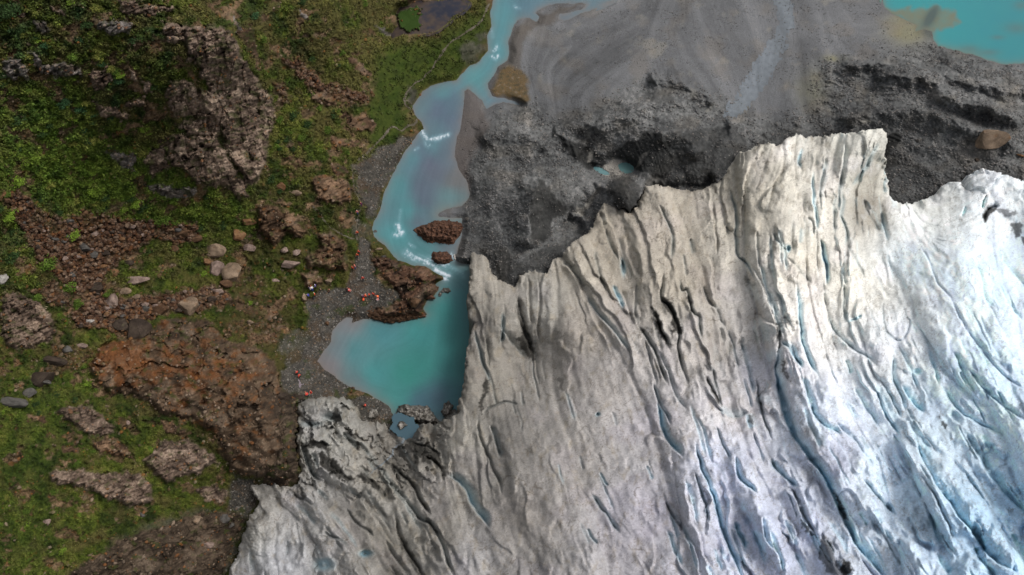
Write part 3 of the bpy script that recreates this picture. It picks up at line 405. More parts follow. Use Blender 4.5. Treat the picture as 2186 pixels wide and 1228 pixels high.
# ---- right hand ground
MG = (~LEFT)
lic_m = lic(dirfield(MOR_DIR), 2, 26, 1); lic_m2 = lic(dirfield(MOR_DIR), 5, 22, 2); lic_m3 = lic(dirfield(MOR_DIR), 0, 14, 3)
MOUND = [(1045,275),(1062,245),(1140,225),(1180,260),(1260,235),(1380,175),(1430,170),(1530,215),(1600,255),(1700,255),(1740,240),(1745,140),(1850,135),(1930,115),(1990,95),(2050,110),(2186,150),(2900,260),(2900,900),(1000,900),(985,470),(1005,420),(1000,350),(1025,310)]
mound = sstep(-30, 15, poly_sd(MOUND, 60, 2))
rub = fbm(WX/4.5, WY/4.5, 5, 31); rub2 = ridged(WX/7, WY/7, 4, 32)
dark = np.zeros_like(E)
for poly, k in DARKSLOPE:
    if k > 0: dark = np.maximum(dark, sstep(-4, 4, poly_sd(poly, 30, 1.6)+RW*.6)*k)
RID = [([(2000,110),(2050,140),(2110,165),(2190,185),(2300,210)],2.0,22),([(1780,140),(1880,138),(1980,150),(2060,175),(2190,205)],2.2,20),([(1860,165),(1960,165),(2000,185),(2050,220),(2120,230),(2200,260)],1.8,20),([(1980,205),(2080,215),(2140,245),(2200,265)],1.6,18),([(1780,255),(1880,240),(1960,235),(2030,260),(2100,285),(2200,330)],1.8,22),([(1150,380),(1135,420),(1130,480),(1135,530)],2.2,26),([(1180,278),(1215,300),(1250,322)],1.6,22),([(1190,270),(1300,262),(1400,215),(1480,225)],1.6,20),([(1380,175),(1430,168),(1480,190),(1540,222)],2.0,18),([(1020,300),(1060,280),(1130,290),(1180,330)],1.2,24),([(1550,270),(1600,262),(1640,290)],1.2,22),([(1400,285),(1440,280),(1475,300),(1495,340)],1.6,20),([(1375,392),(1430,400),(1480,402),(1530,380)],-1.2,18),([(1240,470),(1260,430),(1285,395)],-1.4,22),([(1205,465),(1235,480),(1225,500)],-1.5,20)]
dz = np.zeros_like(E)
for pts, h, wd in RID:
    W, s, t = line_sd(smooth_line(pts), wd*3, 1.5); wv = np.where(s < 0, wd*1.3, wd*.75)
    dz[W] += 2.2*h*np.exp(-np.abs(s/wv)**1.4)*sstep(0, .12, t)*sstep(1, .88, t)
crater = np.exp(-(((PX-1300)/45)**2+((PY-368)/26)**2)); dz -= crater*1.0
for cx, cy, rx, ry, h in [(1333,412,32,34,2.4),(1100,560,30,34,1.2),(1490,330,50,40,1.0),(1230,300,26,22,-1.6),(1150,430,30,26,.8),(1060,400,36,30,.9),(1560,300,40,30,1),(1200,400,24,40,.8)]:
    dz += 1.5*h*np.exp(-(((PX-cx)/rx)**2+((PY-cy)/ry)**2))
mor = dz+mound*(rub*.75*(1-.6*dark)+(rub2-.5)*.35+lic_m2*.16*(1-.5*dark)+lic_m*.08)+(1-mound)*(lic_m2*.05+lic_m*.03+.03*rub)
mor += (mound*(1-dark)*.16+.02)*stone+dark*(lic_m3*.10)
E = np.where(MG, E+mor, E)
island = sstep(-4, 6, poly_sd([(1045,195),(1060,165),(1085,135),(1115,150),(1128,180),(1130,215),(1110,218),(1075,205)], 30, 1.5))
bankbrown = sstep(-4, 8, poly_sd([(1050,200),(1045,180),(1085,120),(1095,60),(1120,42),(1180,20),(1240,6),(1250,12),(1190,36),(1190,52),(1130,70),(1110,120),(1120,180),(1128,222),(1080,215)], 30, 1.5))
# ---- meet the water
sdw = np.maximum(sdW, sdL)
shore = sstep(0, 16, -sdw); E = np.where(sdw > -120, E*shore+.06*(1-shore)*sstep(0, 6, -sdw)+.02*stone*(1-shore), E)
E = np.where(sdw > 0, -np.minimum(sdw*.05, 2.5)-.03, E)
PONDZ = float(np.median(E0[sdP > 5]))+.2
gp = sstep(-2, 3, poly_sd(POND_GREEN, 20, 1.5)+fbm(PX/6, PY/6, 3, 99)*8)
shp = sstep(0, 14, -sdP); E = np.where(sdP > -60, mix(PONDZ+.05, E, shp), E); E = np.where(sdP > 0, PONDZ-.25-np.minimum(sdP*.03, .8)+gp*(1.1), E)
POOLS = [('upper', 1336, 359, 17, 12, .35), ('lower', 1284, 365, 18, 6, .42)]
POOLZ = 1.9
for nm, cx, cy, rx, ry, an in POOLS:
    c_, s_ = math.cos(an), math.sin(an); u = ((PX-cx)*c_+(PY-cy)*s_)/rx; v = (-(PX-cx)*s_+(PY-cy)*c_)/ry
    dd = np.sqrt(u*u+v*v)+fbm(PX/14, PY/14, 2, 3)*.15; E = np.where(dd < 2.2, mix(np.where(dd < 1, POOLZ-.7*(1-dd)-.02, POOLZ+.15), E, sstep(1.0, 2.2, dd)), E)
E = np.where(sdG > -2, np.minimum(E, EG-3.2*sstep(-2, 14, sdG)-.3), E); GP = to_world(E)
def shade_of(n, *cols):
    """a run of colours along n in 0..1"""
    cols = [s2l(c) for c in cols]; k = len(cols)-1; t = np.clip(n, 0, .9999)*k; i = t.astype(int); f = (t-i)[..., None]; A = np.array(cols)
    return A[i]*(1-f)+A[np.minimum(i+1, k)]*f
def n01(a, lo=-.6, hi=.6): return np.clip((a-lo)/(hi-lo), 0, 1)
# ---- colour of the left hand ground
va = fbm(SX/14, SY/14, 4, 40); vb = fbm(SX/3.2, SY/3.2, 4, 41); vc = fbm(SX/.9, SY/.9, 3, 42)
gtone = n01(va*.8+vb*.6+vc*.25, -.55, .65)
veg = shade_of(gtone, (26,34,14), (38,48,18), (52,62,22), (68,78,26), (86,92,38), (100,96,54))
bl = sstep(.05, .4, fbm(SX/9, SY/9, 3, 43))*sstep(700, 200, PX+PY*.6); veg = mixc(veg, s2l((36,62,36)), bl*.6)
dry = sstep(-.2, .3, fbm(SX/5, SY/5, 4, 45)+.25*sstep(560, 760, PX)*sstep(480, 100, PY)-.1*sstep(500, 300, PX)); veg = mixc(veg, s2l((84,76,44)), dry*.65)
dry2 = sstep(.35, .6, fbm(SX/2, SY/2, 3, 46)); veg = mixc(veg, s2l((96,62,34)), dry2*.6)
mead = shade_of(n01(vb*.7+vc*.4), (30,40,14), (40,54,16), (52,64,22), (66,70,32))
veg = mix(veg, mead, meadow[..., None]*.85); veg = veg*(1-.12*sstep(-.1, .5, fbm(SX/2, SY/2, 3, 47)))[..., None]
dk = sstep(650, 900, PX+PY*.6)*sstep(330, 480, PY)*sstep(300, 480, PX); veg = veg*(1-.25*dk[..., None])
lush = sstep(-80, 80, poly_sd([(0,230),(120,200),(260,330),(420,400),(540,440),(500,480),(300,470),(100,430),(0,420)], 100, 3)); veg = mix(veg, shade_of(n01(vb+vc*.5), (42,58,18), (64,86,26), (86,106,36), (108,118,52)), lush[..., None]*.75)
lush2 = sstep(-80, 80, poly_sd([(0,820),(240,800),(140,900),(110,1000),(100,1228),(0,1228)], 100, 3)); veg = mix(veg, shade_of(n01(vb+vc*.5), (38,50,16), (52,68,22), (68,82,30), (88,92,42)), lush2[..., None]*.6)
rn = n01(fbm(SX/2.6, SY/2.6, 4, 50)*.8+((cv-.5)*.55+(cv2-.5)*.4)*(1-.6*calm)+(cv3-.5)*.5+(strat-.5)*.3+fbm(SX/.6, SY/.6, 2, 57)*.35)
rc = [shade_of(rn, (60,50,43), (90,76,66), (114,98,86), (148,130,114)), shade_of(rn, (50,38,28), (78,60,46), (100,80,62), (124,100,80)), shade_of(rn, (38,31,25), (62,50,39), (82,67,53), (108,92,76)), shade_of(rn, (56,52,48), (80,76,72), (100,94,90), (126,120,114)), shade_of(rn, (40,31,26), (66,48,38), (86,64,50), (108,84,68))]
rcol = rc[0]
rc.append(shade_of(rn, (34,28,22), (50,42,34), (66,56,46), (84,72,60)))
for k in range(1, 6): rcol = np.where((np.abs(tone-k) < .5)[..., None], rc[k], rcol)
rcol = mixc(rcol, s2l((30,24,20)), np.clip(joint*.6+(crack*.4+crack2*.25)*(1-.6*calm)+sstep(.45, .2, strat)*.2*(1-calm), 0, .8))
rust = sstep(-.1, .5, fbm(PX/34, PY/24, 4, 59)+1.1*np.exp(-(((PX-235)/70)**2+((PY-755)/55)**2))+.5*np.exp(-(((PX-420)/120)**2+((PY-790)/80)**2))-.25)*calm; rcol = mixc(rcol, s2l((104,62,30)), rust*.6); rbig = fbm(SX/8, SY/6, 4, 58); rcol = mixc(rcol, s2l((112,98,84)), sstep(.1, .5, rbig)*.5*(tone > .5)); rcol = mixc(rcol, s2l((58,50,42)), sstep(.1, .5, -rbig)*.45*(tone > .5)); liche = sstep(.22, .5, fbm(SX/3, SY/3, 4, 51)); rcol = mixc(rcol, s2l((108,68,34)), liche*.5*((tone > .5) & (tone < 2.5)))
lg = sstep(.12-.12*cliffy, .4-.1*cliffy, fbm(SX/2.2, SY/1.6, 4, 52)+va*.3-(tone == 2)*sstep(400, 620, PX)*.25); rcol = mixc(rcol, s2l((50,58,24)), lg*.6)
sedge = sstep(520, 640, PX)*sstep(760, 900, PY)*(tone == 2); rcol = mixc(rcol, s2l((62,54,46)), sedge*.55)
scol = shade_of(scv*.75+tcv*.35, (44,28,20), (62,42,30), (84,62,46), (100,84,72), (58,36,22))
scol = mixc(scol, s2l((16,11,8)), sstep(.35, .75, s1)*.8)
gcol = shade_of(n01(fbm(SX/4, SY/4, 4, 53)*.7+(tcv-.5)*.6), (40,38,35), (54,52,48), (68,65,60), (84,80,74))
gcol = mixc(gcol, s2l((66,52,38)), sstep(.0, .4, fbm(SX/5, SY/5, 4, 54))*.6); gcol = mixc(gcol, s2l((44,52,22)), sstep(.22, .4, fbm(SX/4, SY/4, 4, 55))*.7)
col = mix(veg, rcol, rock[..., None]); col = mix(col, scol, scree[..., None]); col = mix(col, gcol, grav[..., None])
# ---- colour of the right hand ground
ma = fbm(WX/16, WY/16, 4, 60); mb = fbm(WX/3, WY/3, 4, 61)
mcol = shade_of(n01(ma*.5+mb*.45+lic_m2*.16+lic_m*.06-.06+(tcv-.5)*.7*(.25+mound*.75)), (60,60,59), (80,80,79), (95,95,93), (110,109,107), (130,128,125))
fl = shade_of(n01(ma*.3+lic_m2*.12+lic_m*.09+lic_m3*.06+mb*.15), (66,66,66), (86,86,87), (100,100,101), (110,110,111), (122,121,121))
thr = np.exp(-(lic_m/.10)**2)*sstep(-.1, .3, fbm(PX/50, PY/40, 3, 141)); fl = fl*(1-.22*thr-.10*np.exp(-(lic_m3/.12)**2))[..., None]; mcol = mix(fl, mcol, (mound*.9)[..., None])
pale = sstep(.25, .6, fbm(PX/40, PY/40, 3, 62)+.4*np.exp(-(((PX-1390)/40)**2+((PY-105)/38)**2))); mcol = mixc(mcol, s2l((140,134,122)), pale*.35*(PY < 240))
yel = np.exp(-(((PX-1730)/30)**2+((PY-190)/35)**2))*.5+np.exp(-(((PX-1780)/24)**2+((PY-125)/8)**2))*.6+np.exp(-(((PX-1935)/45)**2+((PY-62)/30)**2))*.9; mcol = mixc(mcol, s2l((122,118,92)), np.clip(yel*(1+lic_m*.4), 0, .8))
wetc = np.clip(1.6*np.exp(-(((PX-1985)/14)**2+((PY-40)/36)**2))*(1+lic_m*.3), 0, .8); mcol = mixc(mcol, s2l((76,80,76)), wetc)
warm = sstep(0, .4, fbm(PX/70, PY/50, 3, 63)); mcol = mixc(mcol, mcol*np.array([1.06, 1.0, .93], F), warm)
mcol = mixc(mcol, shade_of(n01(lic_m3*.3+lic_m*.12+mb*.3), (44,44,41), (58,58,54), (70,69,65), (84,82,77)), dark*.95) if False else mix(mcol, shade_of(n01(lic_m3*.14+lic_m*.12+mb*.3), (20,20,19), (30,30,29), (40,40,38), (54,53,51)), (dark*.92)[..., None])
dkr = sstep(-60, 80, poly_sd([(1750,290),(1900,180),(2200,230),(2300,420),(1900,460),(1600,320)], 120, 2)); mcol = mcol*np.array([.86, .88, .895], F); mcol = mcol*(1-.16*dkr[..., None])
dkc = sstep(-60, 60, poly_sd([(985,440),(1050,330),(1150,300),(1280,320),(1400,400),(1200,560),(1000,560)], 120, 2)); mcol = mcol*(1-.04*dkc[..., None])
barm = sstep(-8, 10, poly_sd([(995,185),(1020,205),(1038,232),(1045,275),(1025,310),(1000,350),(1005,400),(960,420),(960,330),(980,240)], 30, 1.5)); mcol = mixc(mcol, s2l((84,77,73)), barm*.7)
icep = np.zeros_like(E)
for poly, k in ICEPATCH: icep = np.maximum(icep, sstep(-2, 3, poly_sd(poly, 20, 1.2)+RW*.7)*k)
mcol = mixc(mcol, s2l((150,146,138)), icep*(.75+.25*n01(mb)))
mcol = mixc(mcol, shade_of(n01(fbm(WX/1.2, WY/1.2, 4, 143)), (58,52,30), (84,72,48), (96,76,44), (112,106,96)), island*.9); mcol = mixc(mcol, s2l((74,66,56)), bankbrown*.6*(1-island))
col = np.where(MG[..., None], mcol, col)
bedc = s2l((100,92,84)); col = mixc(col, bedc, sstep(-3, 3, np.maximum(sdw, sdP))*.7)
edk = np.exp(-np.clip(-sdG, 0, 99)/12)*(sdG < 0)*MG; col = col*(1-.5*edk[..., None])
wetsh = np.exp(-np.clip(-sdw, 0, 99)/5)*(sdw < 0); col = col*(1-.22*wetsh[..., None]); col = mixc(col, s2l((42,60,22)), gp)
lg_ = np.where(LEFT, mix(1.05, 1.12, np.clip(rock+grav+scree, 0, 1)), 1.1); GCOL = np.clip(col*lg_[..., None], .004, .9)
# ------------------------------------------------------------------ the ice
DG = dirfield(GLAC_DIR)
L0 = lic(DG, 11, 16, 20); L1 = lic(DG, 8, 11, 21); L2 = lic(DG, 3, 22, 22); L3 = lic(DG, 1, 22, 23); L4 = lic(DG, 0, 30, 24)
amp = idw([(1050,650,.5,.5),(1150,660,.5,.9),(1250,600,.9,.6),(1400,520,.7,.5),(1450,680,1.0,.5),(1600,450,.8,.6),(1750,380,1.2,.8),(1750,520,1.3,.8),(1950,600,.45,.5),(2100,620,.5,.5),(2050,800,.7,.6),(1680,700,1.4,.5),(1300,850,.25,.35),(1200,1000,.15,.4),(1120,1150,.2,.4),(1080,850,.25,.7),(1180,760,.3,.6),(2050,600,.25,.3),(1350,1100,.2,.3),(1500,1000,.9,.3),(1600,1100,1.2,.4),(1750,950,.9,.4),(1900,950,1.2,.5),(2000,1100,1.4,.5),(2150,1150,1.2,.4),(1000,1000,.5,.6),(850,1050,1.1,.6),(700,920,1.1,.8),(700,1050,.8,.6),(620,1150,.9,.5),(1850,430,.9,.9),(1830,320,1.1,.6)], 2)
a1, a2 = amp[..., 0], amp[..., 1]
gx, gy = G0[..., 0], G0[..., 1]
ridge = -np.exp(-(L1/.35)**2)*1.0+np.tanh(L1)*.5; ridge2 = -np.exp(-(L2/.3)**2)*.55+np.tanh(L2)*.25

def saw(phi, w=.22):
    t = phi-np.floor(phi); return t*(1-sstep(1-w, 1, t)), t
ph1 = L1*.62+fbm(PX/80, PY/80, 4, 121)*.7; ph2 = L2*.6+fbm(PX/40, PY/40, 4, 122)*.6+.3; pm1 = sstep(-.35, .25, fbm(PX/90, PY/90, 3, 126)); pm2 = sstep(-.05, .4, fbm(PX/70, PY/70, 3, 127))
q1, t1_ = saw(ph1); q2, t2_ = saw(ph2, .28)
ZS = a1*(np.tanh(L0*1.1)*2.3-np.exp(-((L0+.2)/.25)**2)*.9+q1*1.9*pm1*(1-.25*sstep(1500, 1900, PX))+q2*.8*pm2); Z = ZS+a1*ridge2*.12+a2*(L3*.075+L4*.03)+fbm(PX/60, PY/60, 3, 70)*.8+fbm(PX/20, PY/20, 3, 71)*.08*(.4+a1)
pit = sstep(.15, .6, fbm(PX/5, PY/5, 3, 72)); rot = sstep(-80, 60, poly_sd([(1200,520),(1290,430),(1380,395),(1560,370),(1640,310),(1640,500),(1560,560),(1480,560),(1400,540),(1300,560)], 120, 2))
Z -= pit*rot*.22
blue = np.zeros_like(E); dirt_shade = np.zeros_like(E); depth = np.zeros_like(E)
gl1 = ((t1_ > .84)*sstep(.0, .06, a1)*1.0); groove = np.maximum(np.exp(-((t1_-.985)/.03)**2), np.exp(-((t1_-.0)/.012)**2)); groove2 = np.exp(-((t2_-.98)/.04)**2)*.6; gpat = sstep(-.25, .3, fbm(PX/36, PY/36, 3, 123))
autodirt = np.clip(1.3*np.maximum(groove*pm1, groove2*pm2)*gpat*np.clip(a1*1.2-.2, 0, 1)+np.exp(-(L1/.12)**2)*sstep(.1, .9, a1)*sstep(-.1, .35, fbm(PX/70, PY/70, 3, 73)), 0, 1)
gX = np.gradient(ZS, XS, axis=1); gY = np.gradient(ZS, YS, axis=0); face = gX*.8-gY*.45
autoblue = np.clip(np.exp(-((L2+.12)/.16)**2)*sstep(.0, .3, fbm(PX/60, PY/60, 3, 74)), 0, 1)
def streamline(x, y, L, r):
    out = [(x, y)]
    for _ in range(int(L/9)):
        jx = min(max(int((x-LX[0])/LS), 0), len(LX)-1); jy = min(max(int((y-LY[0])/LS), 0), len(LY)-1); d = DG[jy, jx]; x += d[0]*9+r.normal()*.6; y += d[1]*9; out.append((x, y))
    return out[::2]
rs = np.random.default_rng(77); AUTO = []
for x0, x1, y0, y1, n, w0, w1, d0, d1, b0, b1, q0, q1 in ((1480,2180,680,1220,60,8,24,.6,1.7,.35,.8,0,.3),(1600,2180,820,1220,40,3,7,.4,.9,.2,.6,.1,.8),(1560,1880,300,660,34,5,12,.6,1.5,.05,.6,.1,.8),(1880,2180,520,800,26,4,10,.25,.6,.15,.5,.1,.5),(1220,1560,420,800,34,6,13,.5,1.4,0,.2,.1,.8),(1380,1620,800,1200,26,5,12,.5,1.3,.2,.6,.0,.4),(1180,1400,820,1220,16,4,10,.25,.7,.05,.3,.1,.6),(650,960,1000,1240,24,6,14,.5,1.4,0,.25,.1,.6),(1010,1180,620,860,22,4,9,.3,.9,0,.1,.1,.6),(520,760,1040,1230,16,5,12,.4,1.0,.05,.4,.0,.7),(650,900,880,1010,14,5,14,.4,1.2,0,.3,.1,.6)):
    for _ in range(int(n*.5)):
        L = rs.uniform(35, 130); AUTO.append((streamline(rs.uniform(x0, x1), rs.uniform(y0, y1), L, rs), rs.uniform(w0, w1), rs.uniform(d0, d1), rs.uniform(b0, b1), rs.uniform(q0, q1)**1.5))
for pts, wd, dp, bl_, di in CREV+AUTO:
    W, s, t = line_sd(smooth_line(pts, 3), wd*1.3+10, .5)
    env = sstep(0, .22, t)*sstep(1, .8, t)*(.92+.08*np.sin(t*17)); wv = wd*(.8 if wd > 14 else 1)*(.35+.65*env)
    env = np.clip(env*(1+.35*fbm(PX[W]/22, PY[W]/22, 2, 79)), 0, 1.1); prof = np.where(s < 0, np.exp(-(s/1.9)**2), np.clip(1-s/wv, 0, 1)**1.5)*env
    lip = np.exp(-((s+7)/6)**2)*.06*env
    depth[W] = np.maximum(depth[W], prof*dp*(.8 if wd > 20 else 1)); Z[W] += lip*dp*.5
    wl = np.where(s < 0, np.exp(-(s/2.5)**2), np.clip(1-s/(wv*.95), 0, 1)**.8)*env
    blue[W] = np.maximum(blue[W], wl*bl_)
    wd2 = 2.2+di*1.3; dirt_shade[W] = np.maximum(dirt_shade[W], np.exp(-((s-.8)/wd2)**2)*di*env*.9)  # dark floor line: debris together with painted slot shade
for cx, cy, rx, ry, dp, bl_ in HOLES:
    d = np.sqrt(((PX+WARPX*.6-cx)/rx)**2+((PY+WARPY*.6-cy)/ry)**2)
    depth = np.maximum(depth, dp*np.exp(-(d/.95)**4)+dp*.25*np.exp(-(d/2.2)**2)); blue = np.maximum(blue, bl_*np.exp(-((d-.5)/.75)**2)); 
    core = np.exp(-((PX-cx+rx*.25)/(rx*.4))**2-((PY-cy-ry*.2)/(ry*.45))**2)
    dirt_shade = np.maximum(dirt_shade, core*.45)  # shade inside the hole painted as a dark core
lobe = sstep(-20, 30, poly_sd([(630,845),(760,850),(850,930),(950,900),(960,1010),(860,1060),(700,1060),(600,1070),(530,1030),(630,1020)], 60, 2)); m1, m2, mpl, mcv = worley((PX-PY*.55+WARPX*5)/30, (PY+PX*.4+WARPY*5)/74, 41); m3, m4, mpl2, mcv2 = worley((PX-PY*.3+WARPX)/15, (PY+WARPY)/20, 42); lcm = sstep(-.05, .3, fbm(PX/30, PY/30, 3, 43)); Z += lobe*(mpl*1.7+mpl2*.8*lcm-(1-sstep(0, .10, m2-m1))*.7*lcm); Z -= depth*(.88-.2*sstep(1450, 1900, PX)); Z += (ridged(PX/22, PY/40, 3, 134)-.5)*.08*(.3+a1)
edge = np.clip(sdG, 0, 60); Z -= 1.3*np.exp(-edge/7)
SPOOL = [(842,896),(850,886),(862,890),(872,897),(884,903),(893,912),(884,922),(880,932),(868,936),(856,928),(846,922),(836,912)]; sp_ = poly_sd(SPOOL, 40, 1.2)+fbm(PX/8, PY/8, 3, 78)*5
EI = EG+Z
EI = np.where(sp_ > -16, mix(np.minimum(EI, 2.7), EI, sstep(-1, -14, sp_)), EI)
IP = to_world(EI)
deb_shade = np.zeros_like(E)
for poly, k in DEBRIS_SHADE: deb_shade = np.maximum(deb_shade, sstep(-2.5, 2.5, poly_sd(poly, 20, 1.3)+RW*.8+fbm(PX/6, PY/6, 3, 75)*4)*k)
stn = np.zeros_like(E)
for poly, k in STAIN: stn = np.maximum(stn, sstep(-14, 16, poly_sd(poly, 40, 3)+WARPX)*k)
ic = idw([(p[0], p[1])+tuple(s2l(p[2:])) for p in GLAC_COL], 3, 3.2, 26); lum = ic.mean(-1, keepdims=True); wsat = np.where(ic[..., 0:1] > ic[..., 2:3], .72, .95); ic = lum+(ic-lum)*wsat
right = sstep(1450, 1900, PX+.35*(PY-600)); 
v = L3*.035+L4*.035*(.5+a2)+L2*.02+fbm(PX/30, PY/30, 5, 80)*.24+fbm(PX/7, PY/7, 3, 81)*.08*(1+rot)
trough = np.clip(-np.tanh(L0)*.5-np.tanh(L1)*.5, -1, 1); v = v+trough*-.10*(.4+a1)-.05; ic = ic*np.clip(1+v, .5, 1.4)[..., None]; ic = mixc(ic, s2l((128,118,100)), np.clip(trough-.15, 0, 1)*.35*np.clip(a1, 0, 1)*(1-.5*right))  # painted relief contrast: crests lightened, troughs darkened, plus brown trough dirt
sp = sstep(.1, .55, fbm(PX/18, PY/26, 5, 82)+.2*L3*.3); ic = mixc(ic, s2l((132,122,106)), sp*.48*(1-.5*right))
wh = sstep(.1, .5, fbm(PX/28, PY/34, 4, 83)); ic = mixc(ic, s2l((222,224,228)), wh*.22*right)
lil = sstep(.05, .5, fbm(PX/90, PY/90, 2, 84)); ic = mixc(ic, ic*np.array([1.0, .99, 1.03], F), lil)
fsp = (fbm(PX/2.6, PY/2.6, 2, 85) > .36)*sstep(.05, .35, fbm(PX/45, PY/45, 4, 86)); ic = mixc(ic, s2l((88,82,74)), fsp*.5*(1-.5*right))
ic = mixc(ic, s2l((112,120,122)), np.clip(rot*pit*.35, 0, 1)) 
bright_b = s2l((172,220,236))*1.2; deep_b = s2l((48,146,184))
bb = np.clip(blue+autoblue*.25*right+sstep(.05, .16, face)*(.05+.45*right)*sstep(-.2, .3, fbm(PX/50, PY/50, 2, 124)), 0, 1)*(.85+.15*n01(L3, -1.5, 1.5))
warmside = sstep(1150, 950, PX)
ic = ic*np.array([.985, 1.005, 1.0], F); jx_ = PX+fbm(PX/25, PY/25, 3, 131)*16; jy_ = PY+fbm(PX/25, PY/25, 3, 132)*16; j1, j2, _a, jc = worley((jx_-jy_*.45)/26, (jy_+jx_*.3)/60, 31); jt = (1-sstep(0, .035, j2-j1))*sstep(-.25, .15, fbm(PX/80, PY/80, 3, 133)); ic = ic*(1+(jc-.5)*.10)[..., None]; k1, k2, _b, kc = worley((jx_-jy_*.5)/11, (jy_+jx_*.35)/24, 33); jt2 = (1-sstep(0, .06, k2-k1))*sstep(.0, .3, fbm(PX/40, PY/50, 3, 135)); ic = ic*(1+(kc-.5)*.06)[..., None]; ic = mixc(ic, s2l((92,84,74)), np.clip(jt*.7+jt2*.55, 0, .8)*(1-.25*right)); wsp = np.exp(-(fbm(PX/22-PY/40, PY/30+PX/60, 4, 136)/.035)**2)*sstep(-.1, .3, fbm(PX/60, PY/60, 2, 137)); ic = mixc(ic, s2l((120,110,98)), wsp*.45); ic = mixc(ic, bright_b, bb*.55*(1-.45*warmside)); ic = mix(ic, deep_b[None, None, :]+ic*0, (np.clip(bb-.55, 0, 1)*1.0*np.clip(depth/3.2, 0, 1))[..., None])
ic = mixc(ic, s2l((112,104,92)), stn*.6)
ic = mixc(ic, s2l((66,66,62)), np.clip(dirt_shade*.8+autodirt*.62*(1-.45*right), 0, .9))
ic = mixc(ic, shade_of(n01(fbm(PX/4, PY/4, 2, 87)), (44,43,40), (60,58,55), (76,74,70))[...], np.clip(deb_shade, 0, 1)*.0)
deb_shade_col = shade_of(n01(fbm(PX/4, PY/4, 2, 87)), (26,25,23), (38,37,34), (56,54,50)); ic = mix(ic, deb_shade_col, (deb_shade*.93)[..., None])  # dark debris colour, also used as painted shade in cavities
rim = np.exp(-edge/9)*sstep(-.2, .3, fbm(PX/20, PY/20, 2, 88)); ic = mixc(ic, s2l((104,98,88)), rim*.62*(1-.6*sstep(1500, 1900, PX)))
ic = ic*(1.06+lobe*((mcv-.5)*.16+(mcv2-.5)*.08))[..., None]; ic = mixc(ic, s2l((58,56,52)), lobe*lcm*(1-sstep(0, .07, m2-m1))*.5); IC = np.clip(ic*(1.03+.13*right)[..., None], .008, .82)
# ------------------------------------------------------------------ node helpers
def new_mat(name):
    m = bpy.data.materials.new(name); m.use_nodes = True; return m, m.node_tree, m.node_tree.nodes['Principled BSDF']
def attr_mat(name, rough=.92, bump=((6, .03), (1.6, .08)), var=(9, .35), spec=.25, metal=0):
    m, t, b = new_mat(name); N = t.nodes; Lk = t.links
    a = N.new('ShaderNodeAttribute'); a.attribute_name = 'Col'
    co = N.new('ShaderNodeNewGeometry')
    nz = N.new('ShaderNodeTexNoise'); nz.inputs['Scale'].default_value = var[0]; nz.inputs['Detail'].default_value = 3; Lk.new(co.outputs['Position'], nz.inputs['Vector'])
    mr = N.new('ShaderNodeMapRange'); mr.inputs[1].default_value = .3; mr.inputs[2].default_value = .7; mr.inputs[3].default_value = 1-var[1]; mr.inputs[4].default_value = 1+var[1]; Lk.new(nz.outputs[0], mr.inputs[0])
    mx = N.new('ShaderNodeVectorMath'); mx.operation = 'SCALE'; Lk.new(a.outputs['Color'], mx.inputs[0]); Lk.new(mr.outputs[0], mx.inputs['Scale']); Lk.new(mx.outputs[0], b.inputs['Base Color'])
    b.inputs['Roughness'].default_value = rough; b.inputs['Specular IOR Level'].default_value = spec
    prev = None
    for sc_, d in bump:
        n = N.new('ShaderNodeTexNoise'); n.inputs['Scale'].default_value = sc_; n.inputs['Detail'].default_value = 3; Lk.new(co.outputs['Position'], n.inputs['Vector'])
        bp = N.new('ShaderNodeBump'); bp.inputs['Distance'].default_value = d; bp.inputs['Strength'].default_value = 1; Lk.new(n.outputs[0], bp.inputs['Height'])
        if prev: Lk.new(prev.outputs[0], bp.inputs['Normal'])
        prev = bp
    if prev: Lk.new(prev.outputs[0], b.inputs['Normal'])
    return m
M_HILL = attr_mat('hillside_turf_and_rock', .95, ((5, .025), (1.5, .06)), (5, .20), .12)
M_GRAV = attr_mat('grey_gravel', .9, ((7, .05), (2.2, .06)), (6, .34), .2)
M_ICE = attr_mat('glacier_ice', .7, ((4, .03), (1.2, .035)), (3.4, .15), .15)
M_STONE = attr_mat('loose_stone', .9, ((5, .03),), (4, .2), .2)
M_LEAF = attr_mat('leaves', .8, (), (4, .25), .2)
def tag(o, label=None, cat=None, group=None, kind=None):
    if label: o['label'] = label
    if cat: o['category'] = cat
    if group: o['group'] = group
    if kind: o['kind'] = kind
    return o
def raw_mesh(name, v, f, col=None, mat=None, smooth=True, parent=None):
    """v (n,3), f (m,k) arrays"""
    me = bpy.data.meshes.new(name); v = np.ascontiguousarray(v, F); f = np.ascontiguousarray(f, np.int32); k = f.shape[1]
    me.vertices.add(len(v)); me.vertices.foreach_set('co', v.ravel())
    me.loops.add(f.size); me.loops.foreach_set('vertex_index', f.ravel())
    me.polygons.add(len(f)); me.polygons.foreach_set('loop_start', np.arange(0, f.size, k, dtype=np.int32))
    try: me.polygons.foreach_set('loop_total', np.full(len(f), k, np.int32))
    except Exception: pass
    me.polygons.foreach_set('use_smooth', np.full(len(f), smooth, bool))
    if col is not None:
        ca_ = me.color_attributes.new('Col', 'FLOAT_COLOR', 'POINT'); c4 = np.ones((len(v), 4), F); c4[:, :3] = col; ca_.data.foreach_set('color', c4.ravel())
    me.update(calc_edges=True)
    if mat: me.materials.append(mat)
    o = bpy.data.objects.new(name, me); C.objects.link(o)
    if parent: o.parent = parent
    return o
IDX = np.arange(NY*NX).reshape(NY, NX)
def quad_ok(m): return m[:-1, :-1] & m[1:, :-1] & m[:-1, 1:] & m[1:, 1:]
